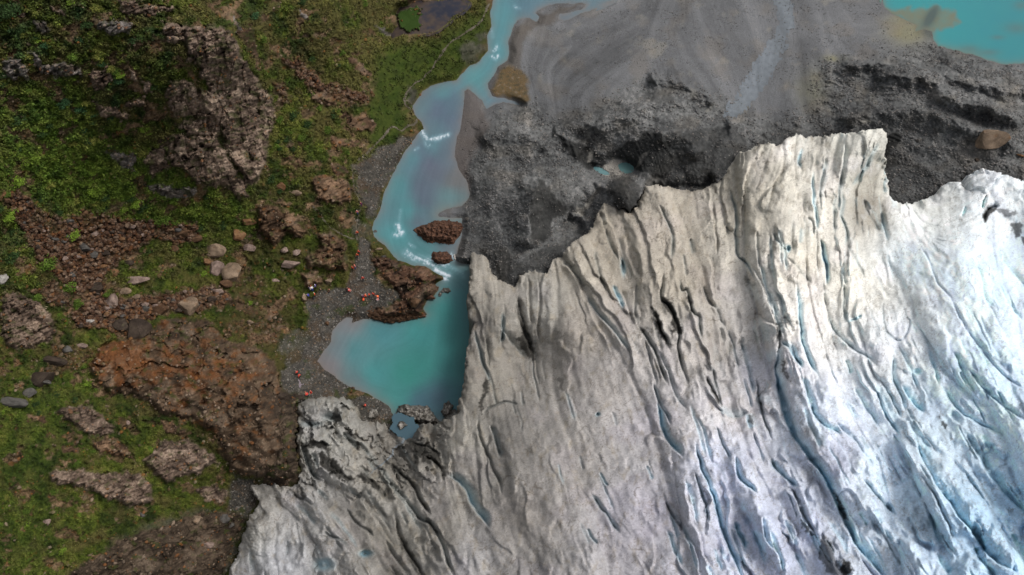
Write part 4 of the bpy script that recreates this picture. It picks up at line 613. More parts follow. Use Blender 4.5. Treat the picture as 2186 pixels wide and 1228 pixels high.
def sheet(name, P, qm, col, mat, skirt=None, smooth=True):
    j, i = np.nonzero(qm)
    f = np.stack([IDX[j+1, i], IDX[j+1, i+1], IDX[j, i+1], IDX[j, i]], 1)
    V = P.reshape(-1, 3); CC = col.reshape(-1, 3)
    used = np.zeros(NY*NX, bool); used[f.ravel()] = True; re = np.cumsum(used)-1
    v = V[used]; c = CC[used]; f2 = re[f]
    if skirt is not None:
        q = np.pad(qm, 1); es = []
        for (dj, di, a, b) in ((0, -1, (0, 0), (1, 0)), (0, 1, (1, 1), (0, 1)), (-1, 0, (0, 1), (0, 0)), (1, 0, (1, 0), (1, 1))):
            bd = qm & ~q[1+dj:NY+dj, 1+di:NX+di]; jj, ii = np.nonzero(bd)
            es.append(np.stack([IDX[jj+a[0], ii+a[1]], IDX[jj+b[0], ii+b[1]]], 1))
        e = re[np.concatenate(es)]; ring = np.unique(e); m2 = np.zeros(len(v), int); 
        levels = 4; prev = ring.copy(); vs = [v]; cs = [c]; base = len(v); fs = []
        rmap = {}; 
        top = v[ring]; lut = np.full(len(v), -1); lut[ring] = np.arange(len(ring)); er = lut[e]; prev_off = None
        for L in range(1, levels+1):
            t = L/levels; nv = top.copy(); nv[:, 2] = top[:, 2]*(1-t)+skirt*t
            nv[:, :2] += (perlin(nv[:, 0]/2+L, nv[:, 1]/2+nv[:, 2]/2, 5)[:, None]*.35)
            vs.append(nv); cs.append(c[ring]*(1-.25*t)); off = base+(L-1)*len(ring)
            A = e if prev_off is None else er+prev_off; B = er+off
            fs.append(np.stack([A[:, 1], A[:, 0], B[:, 0], B[:, 1]], 1)); prev_off = off
        v = np.concatenate(vs); c = np.concatenate(cs); f2 = np.concatenate([f2]+fs)
    return raw_mesh(name, v, f2, c, mat, smooth)
qG = quad_ok(sdG > 0)
keep = quad_ok(sdG < 200); qL = quad_ok(LEFT) ; 
bq = quad_ok(poly_sd(BEACH, 20, 1.2) > 0) & qL
tag(sheet('hillside', GP, keep & qL & ~bq, GCOL, M_HILL), kind='structure')
tag(sheet('gravel_beach', GP, keep & bq, GCOL, M_GRAV), kind='structure')
qR = keep & ~qL; qPl = quad_ok(mound < .5) & ~qL
tag(sheet('moraine', GP, qR & ~qPl, GCOL, M_GRAV), kind='structure')
tag(sheet('outwash_plain', GP, qR & qPl, GCOL, M_GRAV), kind='structure')
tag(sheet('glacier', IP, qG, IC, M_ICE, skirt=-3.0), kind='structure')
# ------------------------------------------------------------------ water
def water_mat(name, rough=.12, wave=.03, sc_=1.2):
    m, t, b = new_mat(name); N = t.nodes; Lk = t.links
    a = N.new('ShaderNodeAttribute'); a.attribute_name = 'Col'; Lk.new(a.outputs['Color'], b.inputs['Base Color'])
    g = N.new('ShaderNodeNewGeometry'); n = N.new('ShaderNodeTexNoise'); n.inputs['Scale'].default_value = sc_; n.inputs['Detail'].default_value = 4; Lk.new(g.outputs['Position'], n.inputs['Vector'])
    bp = N.new('ShaderNodeBump'); bp.inputs['Distance'].default_value = wave; Lk.new(n.outputs[0], bp.inputs['Height']); Lk.new(bp.outputs[0], b.inputs['Normal'])
    b.inputs['Roughness'].default_value = rough; b.inputs['Specular IOR Level'].default_value = .35; b.inputs['IOR'].default_value = 1.33
    return m
M_WATER = water_mat('silty_meltwater')
WP = to_world(np.zeros_like(E)); 
wx, wy = WP[..., 0], WP[..., 1]
RIV_COL = [(1080,-100,84,134,142),(1070,40,84,144,152),(1055,120,86,146,154),(1010,170,86,150,154),(950,200,86,140,146),(960,240,88,116,130),(930,270,94,124,136),(905,230,96,126,134),(1000,190,92,138,148),(1080,215,90,122,138),(925,310,96,138,148),(880,335,88,140,150),(900,322,92,116,132),(915,350,98,104,122),(905,430,92,104,120),(895,470,96,110,122),(960,250,96,110,130),(945,225,92,108,128),(930,240,94,108,128),(965,210,92,116,134),(850,400,84,144,150),(930,370,98,106,120),(950,320,94,112,126),(900,400,92,104,120),(970,390,112,112,112),(960,420,96,132,136),(830,450,88,134,142),(870,450,80,146,150),(900,455,86,122,132),(950,455,104,132,132),(850,500,76,146,150),(900,540,80,136,140),(960,535,100,116,124),(950,575,88,138,142),(975,600,78,124,128),(985,640,64,130,132),(950,660,56,138,134),(900,700,58,142,140),(960,740,56,134,130),(900,780,52,134,127),(850,840,62,138,134),(800,800,66,142,142),(760,750,84,140,144),(720,740,112,130,136),(740,690,122,128,132),(700,780,126,122,124),(760,825,100,126,130),(820,700,72,138,144),(870,800,50,136,126),(940,850,70,100,114),(900,860,66,104,118),(970,850,60,118,124),(980,780,52,126,124),(930,610,84,134,136),(1200,60,100,120,132),(1130,15,88,124,138),(1250,0,92,122,134),(1180,-60,92,120,132),(1400,-300,92,120,130)]
wc = idw([(p[0], p[1])+tuple(s2l(p[2:])) for p in RIV_COL], 3, 3.5, 12)
RIV_DIR = [(1080,0,-.1,1),(1060,120,-.2,1),(1000,165,-1,.5),(930,190,-1,.5),(930,260,-.05,1),(900,340,-.5,1),(840,440,-.2,1),(850,510,.3,1),(900,560,1,.35),(960,590,1,.3),(985,650,0,1),(950,720,-.2,1),(850,760,-1,.2),(760,740,-.5,.8),(800,820,1,.3),(900,840,.8,-.4)]
WLIC = lic(dirfield(RIV_DIR), 0, 26, 31); WL2 = lic(dirfield(RIV_DIR), 2, 20, 32)
ed = np.clip(sdW, 0, 120)
wc = mixc(wc, s2l((110,122,130)), np.full(E.shape, .14, F)); wc = wc*(.78+WLIC*.02+WL2*.012+fbm(PX/40, PY/40, 3, 90)*.06)[..., None]
shal = np.exp(-ed/9)*(.45+.5*n01(fbm(PX/22, PY/22, 3, 91))); wc = mixc(wc, s2l((116,106,100)), shal*.75)
rl = sstep(1010, 700, PY)
foam = np.zeros_like(E)
FOAM = [([(900,278),(905,290),(915,297),(930,296),(945,293),(957,288)],4,1),([(908,303),(912,312),(918,308)],3,.7),([(1052,108),(1058,104),(1060,98)],3,1),([(1050,121),(1058,124),(1062,119)],3,1),([(848,480),(852,492),(850,501)],4,1),([(842,500),(850,503),(858,494)],4,.9),([(868,540),(885,550),(905,556),(925,562),(950,566)],5,.75),([(905,563),(925,566),(945,565),(958,564)],3,.8),([(930,575),(942,582),(955,588)],4,.95),([(955,588),(952,594)],5,1),([(965,540),(968,552)],3,.7),([(872,522),(885,527)],2,.5),([(886,320),(892,316)],2,.7),([(1100,15),(1108,17)],3,.6),([(855,450),(850,470),(852,480)],3,.3),([(960,570),(975,578),(990,590)],4,.35),([(885,545),(905,550),(930,552)],4,.4),([(1048,60),(1052,80)],3,.25)]
fn = fbm(PX/3.2, PY/3.2, 3, 92)+fbm(PX/9, PY/9, 2, 93)*.5
for pts, wd, k in FOAM:
    W, s, t = line_sd(smooth_line(pts, 4), 18, .6); foam[W] = np.maximum(foam[W], np.exp(-(s/(wd*1.5))**2)*k)
halo = foam.copy(); foam = sstep(.5, 1.35, foam+(fn*.5+WLIC*.16)*(foam > .03)); wc = mixc(wc, s2l((140,176,188)), np.clip(halo*.5*(1+fn*.6+WLIC*.3), 0, .6)); wc = mixc(wc, s2l((206,214,222)), foam*.9)
qW = quad_ok(sdW > -9) & (quad_ok(sdG < 120) | quad_ok(sdG < 120))
WPz = WP.copy(); WPz[..., 2] += foam*.07+WL2*.012
tag(sheet('river', WPz, qW, np.clip(wc, .01, .85), M_WATER), kind='structure')
lc = np.broadcast_to(s2l((42,138,144)), E.shape+(3,)).copy()
lkn = fbm(PX/30, PY/24, 4, 94)
shl = np.exp(-np.clip(sdL, 0, 120)/7); sand = 1.2*np.exp(-(((PX-2005)/34)**2+((PY-42)/22)**2))+1.1*np.exp(-(((PX-1950)/32)**2+((PY-30)/14)**2))
ssd = poly_sd([(1890,22),(1925,20),(1965,14),(2000,16),(2038,26),(2045,42),(2030,58),(2000,66),(1985,70),(1955,66),(1925,40)], 40, 2)
lc = mixc(lc, s2l((36,132,144)), n01(lkn)*.6); lc = mixc(lc, s2l((52,166,166)), sstep(2186, 1950, PX)*.35)
lc = mixc(lc, s2l((118,118,94)), np.clip(sstep(-7, 7, ssd)*(.8+lkn*.3), 0, .9)); lc = mixc(lc, s2l((64,84,84)), np.clip(np.exp(-(((PX-1985-(40-PY)*.5)/13)**2+((PY-38)/30)**2))*sstep(-4, 4, ssd)*1.1, 0, .85))
for cx, cy, rx, ry in ((2130,80,14,5),(2170,60,26,12),(2070,105,22,10),(2110,112,24,7),(2180,12,16,10)): lc = mixc(lc, s2l((84,112,108)), np.exp(-(((PX-cx)/rx)**2+((PY-cy)/ry)**2))*.6)
lc = mixc(lc, s2l((118,114,96)), shl*.6)
tag(sheet('lake', WP, quad_ok(sdL > -8), np.clip(lc*.74, .01, .8), water_mat('lake_water', .2, .02, .8)), kind='structure')
pc = shade_of(n01(fbm(PX/14, PY/10, 3, 95)+.9*np.exp(-(((PX-955)/38)**2+((PY-20)/22)**2))-.35), (72,62,54), (62,54,52), (46,46,54), (38,40,52))
PP = to_world(np.full_like(E, PONDZ)); tag(sheet('pond', PP, quad_ok(sdP > -8), pc, water_mat('dark_pond_water', .15, .01, 1)), kind='structure')
for nm, cx, cy, rx, ry, an in POOLS:
    c_, s_ = math.cos(an), math.sin(an); u = ((PX-cx)*c_+(PY-cy)*s_)/rx; v_ = (-(PX-cx)*s_+(PY-cy)*c_)/ry; dd = np.sqrt(u*u+v_*v_)
    cc = np.broadcast_to(s2l((112,148,146) if nm == 'upper' else (104,136,138)), E.shape+(3,)).copy(); cc = mixc(cc, s2l((40,84,92)), np.clip(-u*.8-.2, 0, 1)*(.9 if nm == 'lower' else .2))
    tag(sheet('meltwater_pool', to_world(np.full_like(E, POOLZ)), quad_ok(dd < 1.25), cc, M_WATER), kind='structure')
# pool between the two ice lobes
sdpo = np.clip(sp_, 0, 20); zpo = 2.2
tag(sheet('ice_pool', to_world(np.full_like(E, 2.9)), quad_ok(sp_ > -5), np.broadcast_to(s2l((66,88,98)), E.shape+(3,)), M_WATER), kind='structure')
# meltwater channel on the ice and grey braided stream on the plain
W, s, t = line_sd(smooth_line([(866,930),(858,945),(842,958),(838,972),(818,990),(802,1000),(792,1012)]), 20, .6)
msk = np.zeros(E.shape, bool); msk[W] = np.abs(s) < 3.6-1.5*t
CH = IP.copy(); CH[..., 2] += .12
tag(sheet('ice_channel', CH, quad_ok(msk), np.broadcast_to(s2l((128,134,138)), E.shape+(3,)), M_WATER), kind='structure')
sst = poly_sd(STREAMP, 20, 1.5); brd = sst+fbm(PX/9, PY/18, 4, 96)*11+lic_m3*2-1
ST_ = GP.copy(); ST_[..., 2] += .03
scl = shade_of(n01(WLIC*.0+fbm(PX/8, PY/8, 3, 97)*.5+lic_m*.2), (88,92,96), (102,108,113), (116,122,128))
tag(sheet('braided_stream', ST_, quad_ok((brd > 2) & (sst > -4)), scl, water_mat('shallow_stream_water', .25, .02, 2)), kind='structure')
pud = poly_sd([(633,808),(640,812),(643,818),(648,816),(649,822),(642,826),(640,834),(635,824),(637,818)], 10, .5)
PU = GP.copy(); PU[..., 2] += .03
tag(sheet('puddle', PU, quad_ok(pud > 0), np.broadcast_to(s2l((128,118,124)), E.shape+(3,)), M_WATER), kind='structure')
# footpath
PATH = [(1045,10),(1030,40),(1010,60),(985,75),(965,88),(950,105),(935,130),(912,160),(885,180),(870,195),(862,215),(870,230),(884,240),(888,262),(868,270),(856,279),(840,272),(820,290),(800,310),(785,325),(762,345),(752,375),(758,405),(768,430),(765,460),(762,485),(764,510)]
pm = np.zeros(E.shape, F)
for pts in (PATH, [(670,440),(700,480),(730,500),(758,510)], [(862,215),(875,218),(890,240)]):
    W, s, t = line_sd(smooth_line(pts), 12, .7); pm[W] = np.maximum(pm[W], 2.9+fbm(PX[W]/15, PY[W]/15, 2, 98)*1.6-np.abs(s))
PT = GP.copy(); PT[..., 2] += .05
tag(sheet('footpath', PT, quad_ok((pm > 0) & (sdW < -3)), shade_of(n01(vb), (74,68,56), (88,82,70), (100,94,84)), M_GRAV), kind='structure')
# ------------------------------------------------------------------ placing things
def cell(px, py):
    i = np.clip(np.searchsorted(XS, px), 0, NX-1); j = np.clip(np.searchsorted(YS, py), 0, NY-1); return j, i
def ground(px, py, P=None):
    j, i = cell(px, py); return Vector([float(a) for a in (GP if P is None else P)[j, i]])
def scale_at(p):                       # metres that one survey unit covers at p
    return ((p[0]**2+p[1]**2+(CAMH-p[2])**2)**.5)/1640.0
def ico(sub):
    bm = bmesh.new(); bmesh.ops.create_icosphere(bm, subdivisions=sub, radius=1); bm.verts.ensure_lookup_table()
    v = np.array([x.co[:] for x in bm.verts], F); f = np.array([[q.index for q in p.verts] for p in bm.faces], np.int32); bm.free(); return v, f
ICO = {k: ico(k) for k in (1, 2, 3, 4)}
def noise3(v, k, r):
    s = 0
    for _ in range(k):
        d = r.standard_normal(3); s = s+np.sin(v@d*r.uniform(1.5, 5)+r.uniform(0, 6))/k
    return s
def rock_mesh(seed, sub=3, planes=11, flat=.75):
    r = np.random.default_rng(seed); v, f = ICO[sub]; v = v.copy(); rad = np.ones(len(v))
    for k in range(planes):
        n = r.standard_normal(3); n /= np.linalg.norm(n); o = r.uniform(.5, .88); d = v@n; rad = np.where(d > .05, np.minimum(rad, o/np.maximum(d, .05)), rad)
    rad *= 1+.07*noise3(v, 8, r)+.03*noise3(v*4, 8, r); v = v*rad[:, None]; v[:, 2] *= flat
    return v.astype(F), f
STONE_COL = {'tan': ((96,82,68),(132,114,96),(74,60,48)), 'pink': ((104,88,80),(140,122,112),(80,66,60)), 'brown': ((66,48,34),(94,72,54),(46,34,26)), 'dark': ((46,38,32),(68,58,50),(32,26,22)), 'rust': ((96,68,44),(122,94,68),(72,52,38)), 'grey': ((66,64,61),(88,85,81),(46,44,42)), 'white': ((132,128,122),(156,152,146),(96,92,86)), 'red': ((74,52,40),(98,70,54),(50,36,30))}
def stone_colour(v, kind, seed, gain=1.3):
    r = np.random.default_rng(seed); a, b, c = [s2l(x) for x in STONE_COL[kind]]
    n = (noise3(v*1.6, 9, r)*1.2+.5).clip(0, 1)[:, None]; m = (noise3(v*4, 9, r)*1.8-.1).clip(0, 1)[:, None]
    col = a*(1-n)+b*n; col = col*(1-m*.6)+c*m*.6
    if kind != 'white':
        l = (noise3(v*2.5, 9, r)*2-.55).clip(0, 1)[:, None]*(v[:, 2:3] > .1); col = col*(1-l*.7)+s2l((116, 74, 30) if kind in ('tan', 'rust', 'brown') else (84, 80, 60))*l*.7
    return col*gain
def boulder(px, py, w_, h_, kind, label, group=None, name='boulder', seed=None, P=None, gain=1.05):
    seed = seed if seed is not None else int(px*7+py*13); r = np.random.default_rng(seed)
    g = ground(px, py+h_*.22, P); k = scale_at(g); sx = w_*k*.56; sz = min(w_, h_)*k*.46; sy = max(.5*h_*k*.95, sz*.6)
    v, f = rock_mesh(seed, 4 if w_ > 26 else 3, 12); v[:, 2] = np.maximum(v[:, 2], -.55); col = stone_colour(v, kind, seed, gain)
    o = raw_mesh(name, v*np.array([sx, sy, sz/.75], F), f, col, M_STONE, smooth=False)
    o.location = g+Vector((0, 0, sz*.30)); o.rotation_euler = (r.uniform(-.2, .2), r.uniform(-.2, .2), r.uniform(-.25, .25))
    return tag(o, label, 'boulder' if w_ >= 18 else 'rock', group)
B = [
 (455,530,52,36,'tan','broad flat tan boulder just left of the tall pale boulder'),(463,567,32,38,'pink','speckled pinkish boulder squeezed against the left side of the tall pale boulder'),(497,573,42,60,'tan','tall smooth pale tan boulder, the lightest in the boulder field'),
 (535,525,28,26,'pink','squarish pinkish boulder in grass below the two rusty boulders'),(508,498,34,32,'rust','rusty orange topped boulder, lower one of the rusty pair'),(530,468,38,20,'rust','long low boulder with bright orange lichen, upper one of the rusty pair'),
 (406,647,48,46,'tan','large angular tan boulder at the lower edge of the green patch'),(387,492,44,28,'brown','wide brown boulder at the top of the boulder field under the bright bushes'),(420,507,26,18,'brown','small brown boulder right of the wide brown one'),(371,526,26,18,'brown','grey brown boulder half hidden in dark stones above the green patch'),
 (440,555,20,20,'rust','rust coloured stone touching the speckled boulder'),(484,603,34,24,'brown','round brown boulder directly under the tall pale boulder'),(465,618,26,20,'pink','pinkish boulder just below left of the round brown boulder'),(450,636,24,20,'dark','dark boulder right of the large angular tan boulder'),
 (344,655,42,26,'brown','long brown boulder with mossy top left of the large angular tan one'),(311,655,22,22,'grey','pointed grey boulder beside the long mossy brown one'),(295,697,58,54,'dark','biggest dark mossy boulder above the orange brown rock slab'),(262,690,34,40,'dark','dark shattered boulder against the left of the biggest dark one'),
 (241,638,26,40,'pink','upright greyish pink boulder at the left end of the lower boulder row'),(268,619,22,20,'tan','tan boulder on top of the lower boulder row'),(291,631,20,14,'tan','flat light boulder behind the lower boulder row'),(205,610,34,26,'dark','dark grey boulder with a pale top among brown stones'),
 (290,595,54,30,'pink','long pinkish white boulder lying slanted in the green patch'),(243,579,20,22,'rust','tan boulder with rusty side left of the slanted pinkish one'),(199,541,20,18,'grey','light grey boulder in the dark scree'),(222,536,30,18,'dark','dark flat boulder right of the light grey one in the scree'),
 (275,558,24,14,'dark','dark low boulder at the top left of the green patch'),(178,525,28,24,'grey','blue grey boulder in the upper scree'),(190,683,20,14,'white','small whitish boulder alone on green turf'),(147,742,20,20,'grey','round grey boulder above the left end of the brown slab'),
 (175,736,26,14,'pink','flat pinkish boulder beside the round grey one'),(115,768,48,26,'dark','dark reddish boulder with a split top at the far left slope'),(90,798,50,40,'dark','big dark brown boulder below the split dark one'),(5,590,24,30,'white','grey white streaked boulder cut by the left edge'),
 (25,855,56,28,'grey','large flat grey boulder at the left edge'),(64,835,24,22,'grey','rounded grey boulder above right of the large flat grey one'),(92,812,30,12,'grey','thin grey boulder at the lip above the rounded grey one'),(630,408,28,18,'tan','tan boulder standing in turf under the cliff foot'),
 (598,395,24,22,'rust','orange brown boulder in green brush at the cliff foot'),(330,640,20,18,'brown','brown boulder on the row behind the mossy brown one'),(585,596,26,12,'pink','flat pinkish stone in the turf above the people'),(649,631,17,24,'tan','upright tan boulder beside the group in blue jackets'),
 (702,597,20,16,'tan','small tan boulder at the turf edge above the two seated people'),(607,531,18,16,'pink','small boulder left of the paired stone below the big rock'),(632,535,20,26,'pink','rounded pinkish stone below the big rock'),(618,560,44,26,'pink','flat slanted pinkish boulder under the big rock'),
 (726,464,20,14,'rust','yellow brown stone beside the trail with the hikers'),(698,688,13,12,'brown','brown stone lying alone on the grey gravel beach'),(534,686,17,14,'tan','tan stone on the stony turf below the boulder field'),(885,640,38,30,'brown','round brown boulder on the tip of the rocky promontory'),
 (914,632,30,14,'red','low reddish boulder at the water beside the round brown one'),(902,672,18,10,'red','small reddish rock at the lower corner of the promontory'),(996,466,12,10,'grey','pale grey boulder on the moraine above the river outcrop'),(543,625,18,14,'brown','brown stone in stony turf right of the boulder row'),
 (690,500,14,12,'tan','tan stone beside the long split rock'),(800,492,14,12,'grey','grey stone at the river edge near the trail'),(808,530,18,8,'tan','thin tan rock in shallow water at the river edge'),(828,511,22,7,'tan','long thin tan rock lying in the shallows'),
 (820,545,12,8,'grey','small grey rock in the shallow inlet'),(885,640,2,2,'brown',None),(420,1103,18,24,'tan','rounded tan boulder in brown gravel near the lower ice lobe'),(480,1103,22,22,'grey','grey boulder on gravel near the lower ice lobe'),(494,1117,14,16,'grey','greenish grey stone beside the grey boulder near the lower ice lobe'),
 (443,1160,24,16,'pink','pink stone on the brown rock at the bottom'),(100,1110,14,16,'pink','pink stone alone in the turf at the bottom left'),(303,1098,16,12,'grey','grey stone in green turf below the rock slabs'),(270,900,14,12,'pink','pale stone right of the upper turf slab'),
 (866,745,.1,.1,'brown',None),(713,762,10,12,'brown','small brown rock poking out of the lagoon, largest of three'),(704,768,7,5,'brown','tiny brown rock in the lagoon, middle of three'),(696,769,7,6,'dark','tiny dark rock in the lagoon, leftmost of three'),(904,468,13,6,'red','small reddish rock in the river above the outcrop'),
 (1062,13,11,7,'brown','brown rock breaking the river surface at the top'),(1098,8,15,8,'dark','dark rock breaking the river surface at the top'),(1103,16,12,4,'red','flat reddish rock washed by foam at the top of the river'),(912,303,20,6,'red','reddish rock under the white rapid in mid river'),(768,690,9,5,'dark','dark rock at the shore beside the pale silt nook'),(738,690,10,4,'dark','thin dark rock in the pale silt nook'),
 (605,842,30,18,'dark','dark boulder below the rescuers at the slab edge'),(640,845,26,16,'dark','dark grey boulder beside the two people near the ice'),(775,860,22,12,'grey','flat grey stone on dark rubble by the ice lobe'),(1960,298,12,9,'grey','grey boulder on the moraine near the ice tongue'),(2060,352,14,9,'grey','pale grey boulder just above the right ice edge'),(2070,344,12,8,'grey','grey flat boulder behind the right ice edge'),(2085,340,10,9,'dark','dark boulder behind the right ice edge'),(1145,424,6,5,'white','tiny pale stone stuck on the dark wet slope'),(2178,330,18,7,'rust','flat rusty stone at the right edge of the moraine'),(2157,255,8,5,'white','small whitish stone on the right moraine slope')]
for b in B:
    if b[5]: boulder(*b[:5], b[5])
# outcrops and blocks with a traced footprint, built as solid domes
def dome(name, poly, h, base, kind, label, cat, wid=14, rg=.5, gain=1.05, ice=False, seed=3):
    P = np.array(poly, F); x0, y0 = P.min(0)-5; x1, y1 = P.max(0)+5; st = .8
    gx_, gy_ = np.meshgrid(np.arange(x0, x1, st), np.arange(y0, y1, st)); wxp = gx_+fbm(gx_/9, gy_/9, 3, seed)*4; wyp = gy_+fbm(gx_/9, gy_/9, 3, seed+1)*4
    d2 = np.full(gx_.shape, 1e9, F); ins = np.zeros(gx_.shape, bool)
    for k in range(len(P)):
        ax, ay = P[k]; bx, by = P[(k+1) % len(P)]; ex, ey = bx-ax, by-ay; L = ex*ex+ey*ey+1e-9
        t = np.clip(((wxp-ax)*ex+(wyp-ay)*ey)/L, 0, 1); d2 = np.minimum(d2, (wxp-ax-t*ex)**2+(wyp-ay-t*ey)**2)
        if ay != by:
            c = (ay > wyp) != (by > wyp); ins ^= c & (wxp < (bx-ax)*(wyp-ay)/(by-ay)+ax)
    s = np.where(ins, 1, -1)*np.sqrt(d2); f1, f2, pl, cv = worley(gx_/12, gy_/10, seed)
    z = h*np.clip(sstep(-1, wid, s), 0, 1)*(1+.25*fbm(gx_/14, gy_/14, 3, seed))+rg*sstep(0, 6, s)*(pl*.5+fbm(gx_/7, gy_/7, 4, seed+2)*.9+ridged(gx_/10, gy_/6, 3, seed+5)*.4-.3)
    z = np.where(s > 0, np.maximum(z, .05), s*.4)
    a, b_, c_ = rays(gx_, gy_); t = (base+z-CAMH)/c_; V = np.stack([a*t, b_*t, base+z], -1)
    ok = s > -4; q = ok[:-1, :-1] & ok[1:, :-1] & ok[:-1, 1:] & ok[1:, 1:]; n = np.arange(gx_.size).reshape(gx_.shape); j, i = np.nonzero(q)
    f = np.stack([n[j+1, i], n[j+1, i+1], n[j, i+1], n[j, i]], 1); used = np.unique(f); re = np.zeros(gx_.size, int); re[used] = np.arange(len(used))
    nn = n01(fbm(gx_/6, gy_/6, 4, seed+7)+ridged(gx_/9, gy_/5, 3, seed+5)*.4-.25); cols = STONE_COL[kind] if not ice else ((118,114,108),(152,148,140),(70,66,60)); col = shade_of(nn, cols[2], cols[0], cols[1])*gain
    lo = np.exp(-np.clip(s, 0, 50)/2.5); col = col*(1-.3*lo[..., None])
    if ice: col = mixc(col, s2l((62,58,52)), sstep(.0, .35, fbm(gx_/14, gy_/14, 3, seed+9))*.85)
    V = V.reshape(-1, 3)[used]; cen = Vector([float(q) for q in V.mean(0)]); cen.z = base
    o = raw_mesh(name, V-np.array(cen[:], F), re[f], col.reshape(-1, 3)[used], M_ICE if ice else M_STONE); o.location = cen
    return tag(o, label, cat)
dome('rock_outcrop', [(882,492),(890,484),(905,480),(918,475),(930,471),(960,470),(975,473),(988,480),(990,488),(983,500),(975,512),(968,523),(955,522),(940,520),(925,518),(912,520),(900,508),(888,500)], 1.8, 0, 'red', 'large rugged reddish brown rock outcrop in the river against the moraine', 'rock', 16, .8, 1.2)
dome('river_boulder', [(921,547),(925,538),(940,536),(955,538),(963,545),(967,556),(955,563),(940,564),(928,561),(920,554)], 1.4, 0, 'red', 'rounded reddish boulder in the rapids below the large river outcrop', 'boulder', 9, .4, 1.2)
boulder(2108, 291, 66, 42, 'tan', 'big lone brown boulder perched on the grey moraine at the right', name='erratic_boulder', seed=2121, gain=.95)
dome('promontory_rock', [(765,655),(790,648),(840,655),(880,668),(905,676),(880,682),(850,688),(830,690),(800,682),(780,672)], .7, .5, 'brown', 'low brown rock ledge on the lagoon shore below the people by the promontory', 'rock', 9, .5, 1.1, seed=14)
dome('ice_block', [(838,888),(846,881),(854,868),(866,864),(884,868),(900,866),(914,868),(922,880),(932,894),(938,901),(925,907),(905,905),(888,902),(870,895),(852,886)], 1.9, .6, 'grey', 'big dirty ice block with a dark corner between lagoon and ice pool', 'ice block', 8, .6, 1, True, 15)
dome('ice_block', [(943,878),(950,862),(958,857),(967,866),(966,880),(955,891),(945,888)], 1.3, .2, 'grey', 'small grey ice block standing in the lower tip of the lagoon', 'ice block', 6, .5, 1.15, True, 16)
dome('ice_block', [(948,896),(955,886),(970,878),(988,886),(978,895),(962,903)], 2.2, 1.2, 'tan', 'tan rock faced ice block wedged between the lagoon tip and the ice cliff', 'ice block', 6, .5, 1.1, True, 19)
dome('ice_block', [(847,908),(854,898),(862,900),(870,907),(862,914),(853,918)], .7, 2.85, 'white', 'small ice block with dark cap floating in the blue ice pool', 'ice block', 4, .3, 1.3, True, 21)
dome('ice_block', [(783,884),(792,872),(803,876),(808,888),(800,896),(785,893)], .9, float(ground(795,890).z), 'grey', 'pale pointed ice block on dark rubble beside the ice lobe', 'ice block', 5, .4, 1.35, True, 22)
dome('ice_block', [(940,622),(947,614),(956,614),(963,621),(956,626),(946,625)], .45, 0, 'grey', 'dirty floating ice block in the channel under the rapids', 'ice block', 4, .25, 1.2, True, 23)
dome('ice_block', [(934,630),(938,624),(944,626),(943,632),(937,633)], .3, 0, 'dark', 'dark little ice chunk beside the dirty floating block', 'ice block', 3, .2, .8, True, 24)
for px, py, w_, h_, lb in ((887,402,11,5,'small white ice chunk drifting in mid river'),(853,440,15,7,'flat white ice chunk drifting near the left river bank'),(970,545,5,14,'thin white ice sliver beside the river boulder')):
    boulder(px, py, w_, h_*1.4, 'white', lb, name='ice_chunk', gain=2.0)['category'] = 'ice chunk'
# scree stones big enough to count
cnt = 0
while cnt < 150:
    px, py = RNG.uniform(0, 640), RNG.uniform(410, 745); j, i = cell(px, py)
    if scree[j, i] < .75 or PX[j, i] < 0: continue
    boulder(px, py, RNG.uniform(8, 17), RNG.uniform(7, 13), ['brown', 'dark', 'brown', 'pink', 'rust', 'grey'][int(RNG.integers(6))], 'loose brown stone in the stony scree on the left slope', 'loose stones of the left scree', 'scree_stone', cnt+500)['category'] = 'stone'; cnt += 1
# ---- loose stones nobody could count
def scatter_stones(name, n, mask, lo, hi, pal, region, seed, jit=.25, power=2.5, gain=1.0):
    r = np.random.default_rng(seed); x0, x1, y0, y1 = region; px = r.uniform(x0, x1, n*4); py = r.uniform(y0, y1, n*4); j, i = cell(px, py)
    ok = mask[j, i] > r.random(n*4); px, py, j, i = px[ok][:n], py[ok][:n], j[ok][:n], i[ok][:n]; n = len(px)
    P = GP[j, i]; k = np.sqrt((P**2*[1, 1, 0]).sum(1)+(CAMH-P[:, 2])**2)/1640
    sz = (lo+(hi-lo)*r.random(n)**power)*k*.5
    v0, f0 = ICO[1]; v = v0[None]*(1+r.uniform(-jit, jit, (n, len(v0), 1)))*sz[:, None, None]*np.stack([r.uniform(.8, 1.3, n), r.uniform(.7, 1.1, n), r.uniform(.5, .9, n)], 1)[:, None, :]
    a = r.uniform(0, 6.28, n); ca_, sa_ = np.cos(a)[:, None], np.sin(a)[:, None]; v = np.stack([v[..., 0]*ca_-v[..., 1]*sa_, v[..., 0]*sa_+v[..., 1]*ca_, v[..., 2]], -1)
    v = v+P[:, None, :]+np.stack([sz*0, sz*0, sz*.2], 1)[:, None, :]
    f = (f0[None]+(np.arange(n)*len(v0))[:, None, None]).reshape(-1, 3); pal = s2l(pal); c = pal[r.integers(0, len(pal), n)]*r.uniform(.7, 1.3, (n, 1)).astype(F)*gain
    base = GCOL[j, i]; c = c*.6+base*.4*r.uniform(.8, 1.5, (n, 1))
    return tag(raw_mesh(name, v.reshape(-1, 3), f, np.repeat(c, len(v0), 0), M_STONE, smooth=False), kind='stuff')
scatter_stones('scree_stones', 11000, scree, 3, 10, [(66,46,32),(88,66,48),(54,34,24),(104,88,74),(44,32,26),(84,52,28)], (-30, 800, 100, 800), 1, gain=1.35)
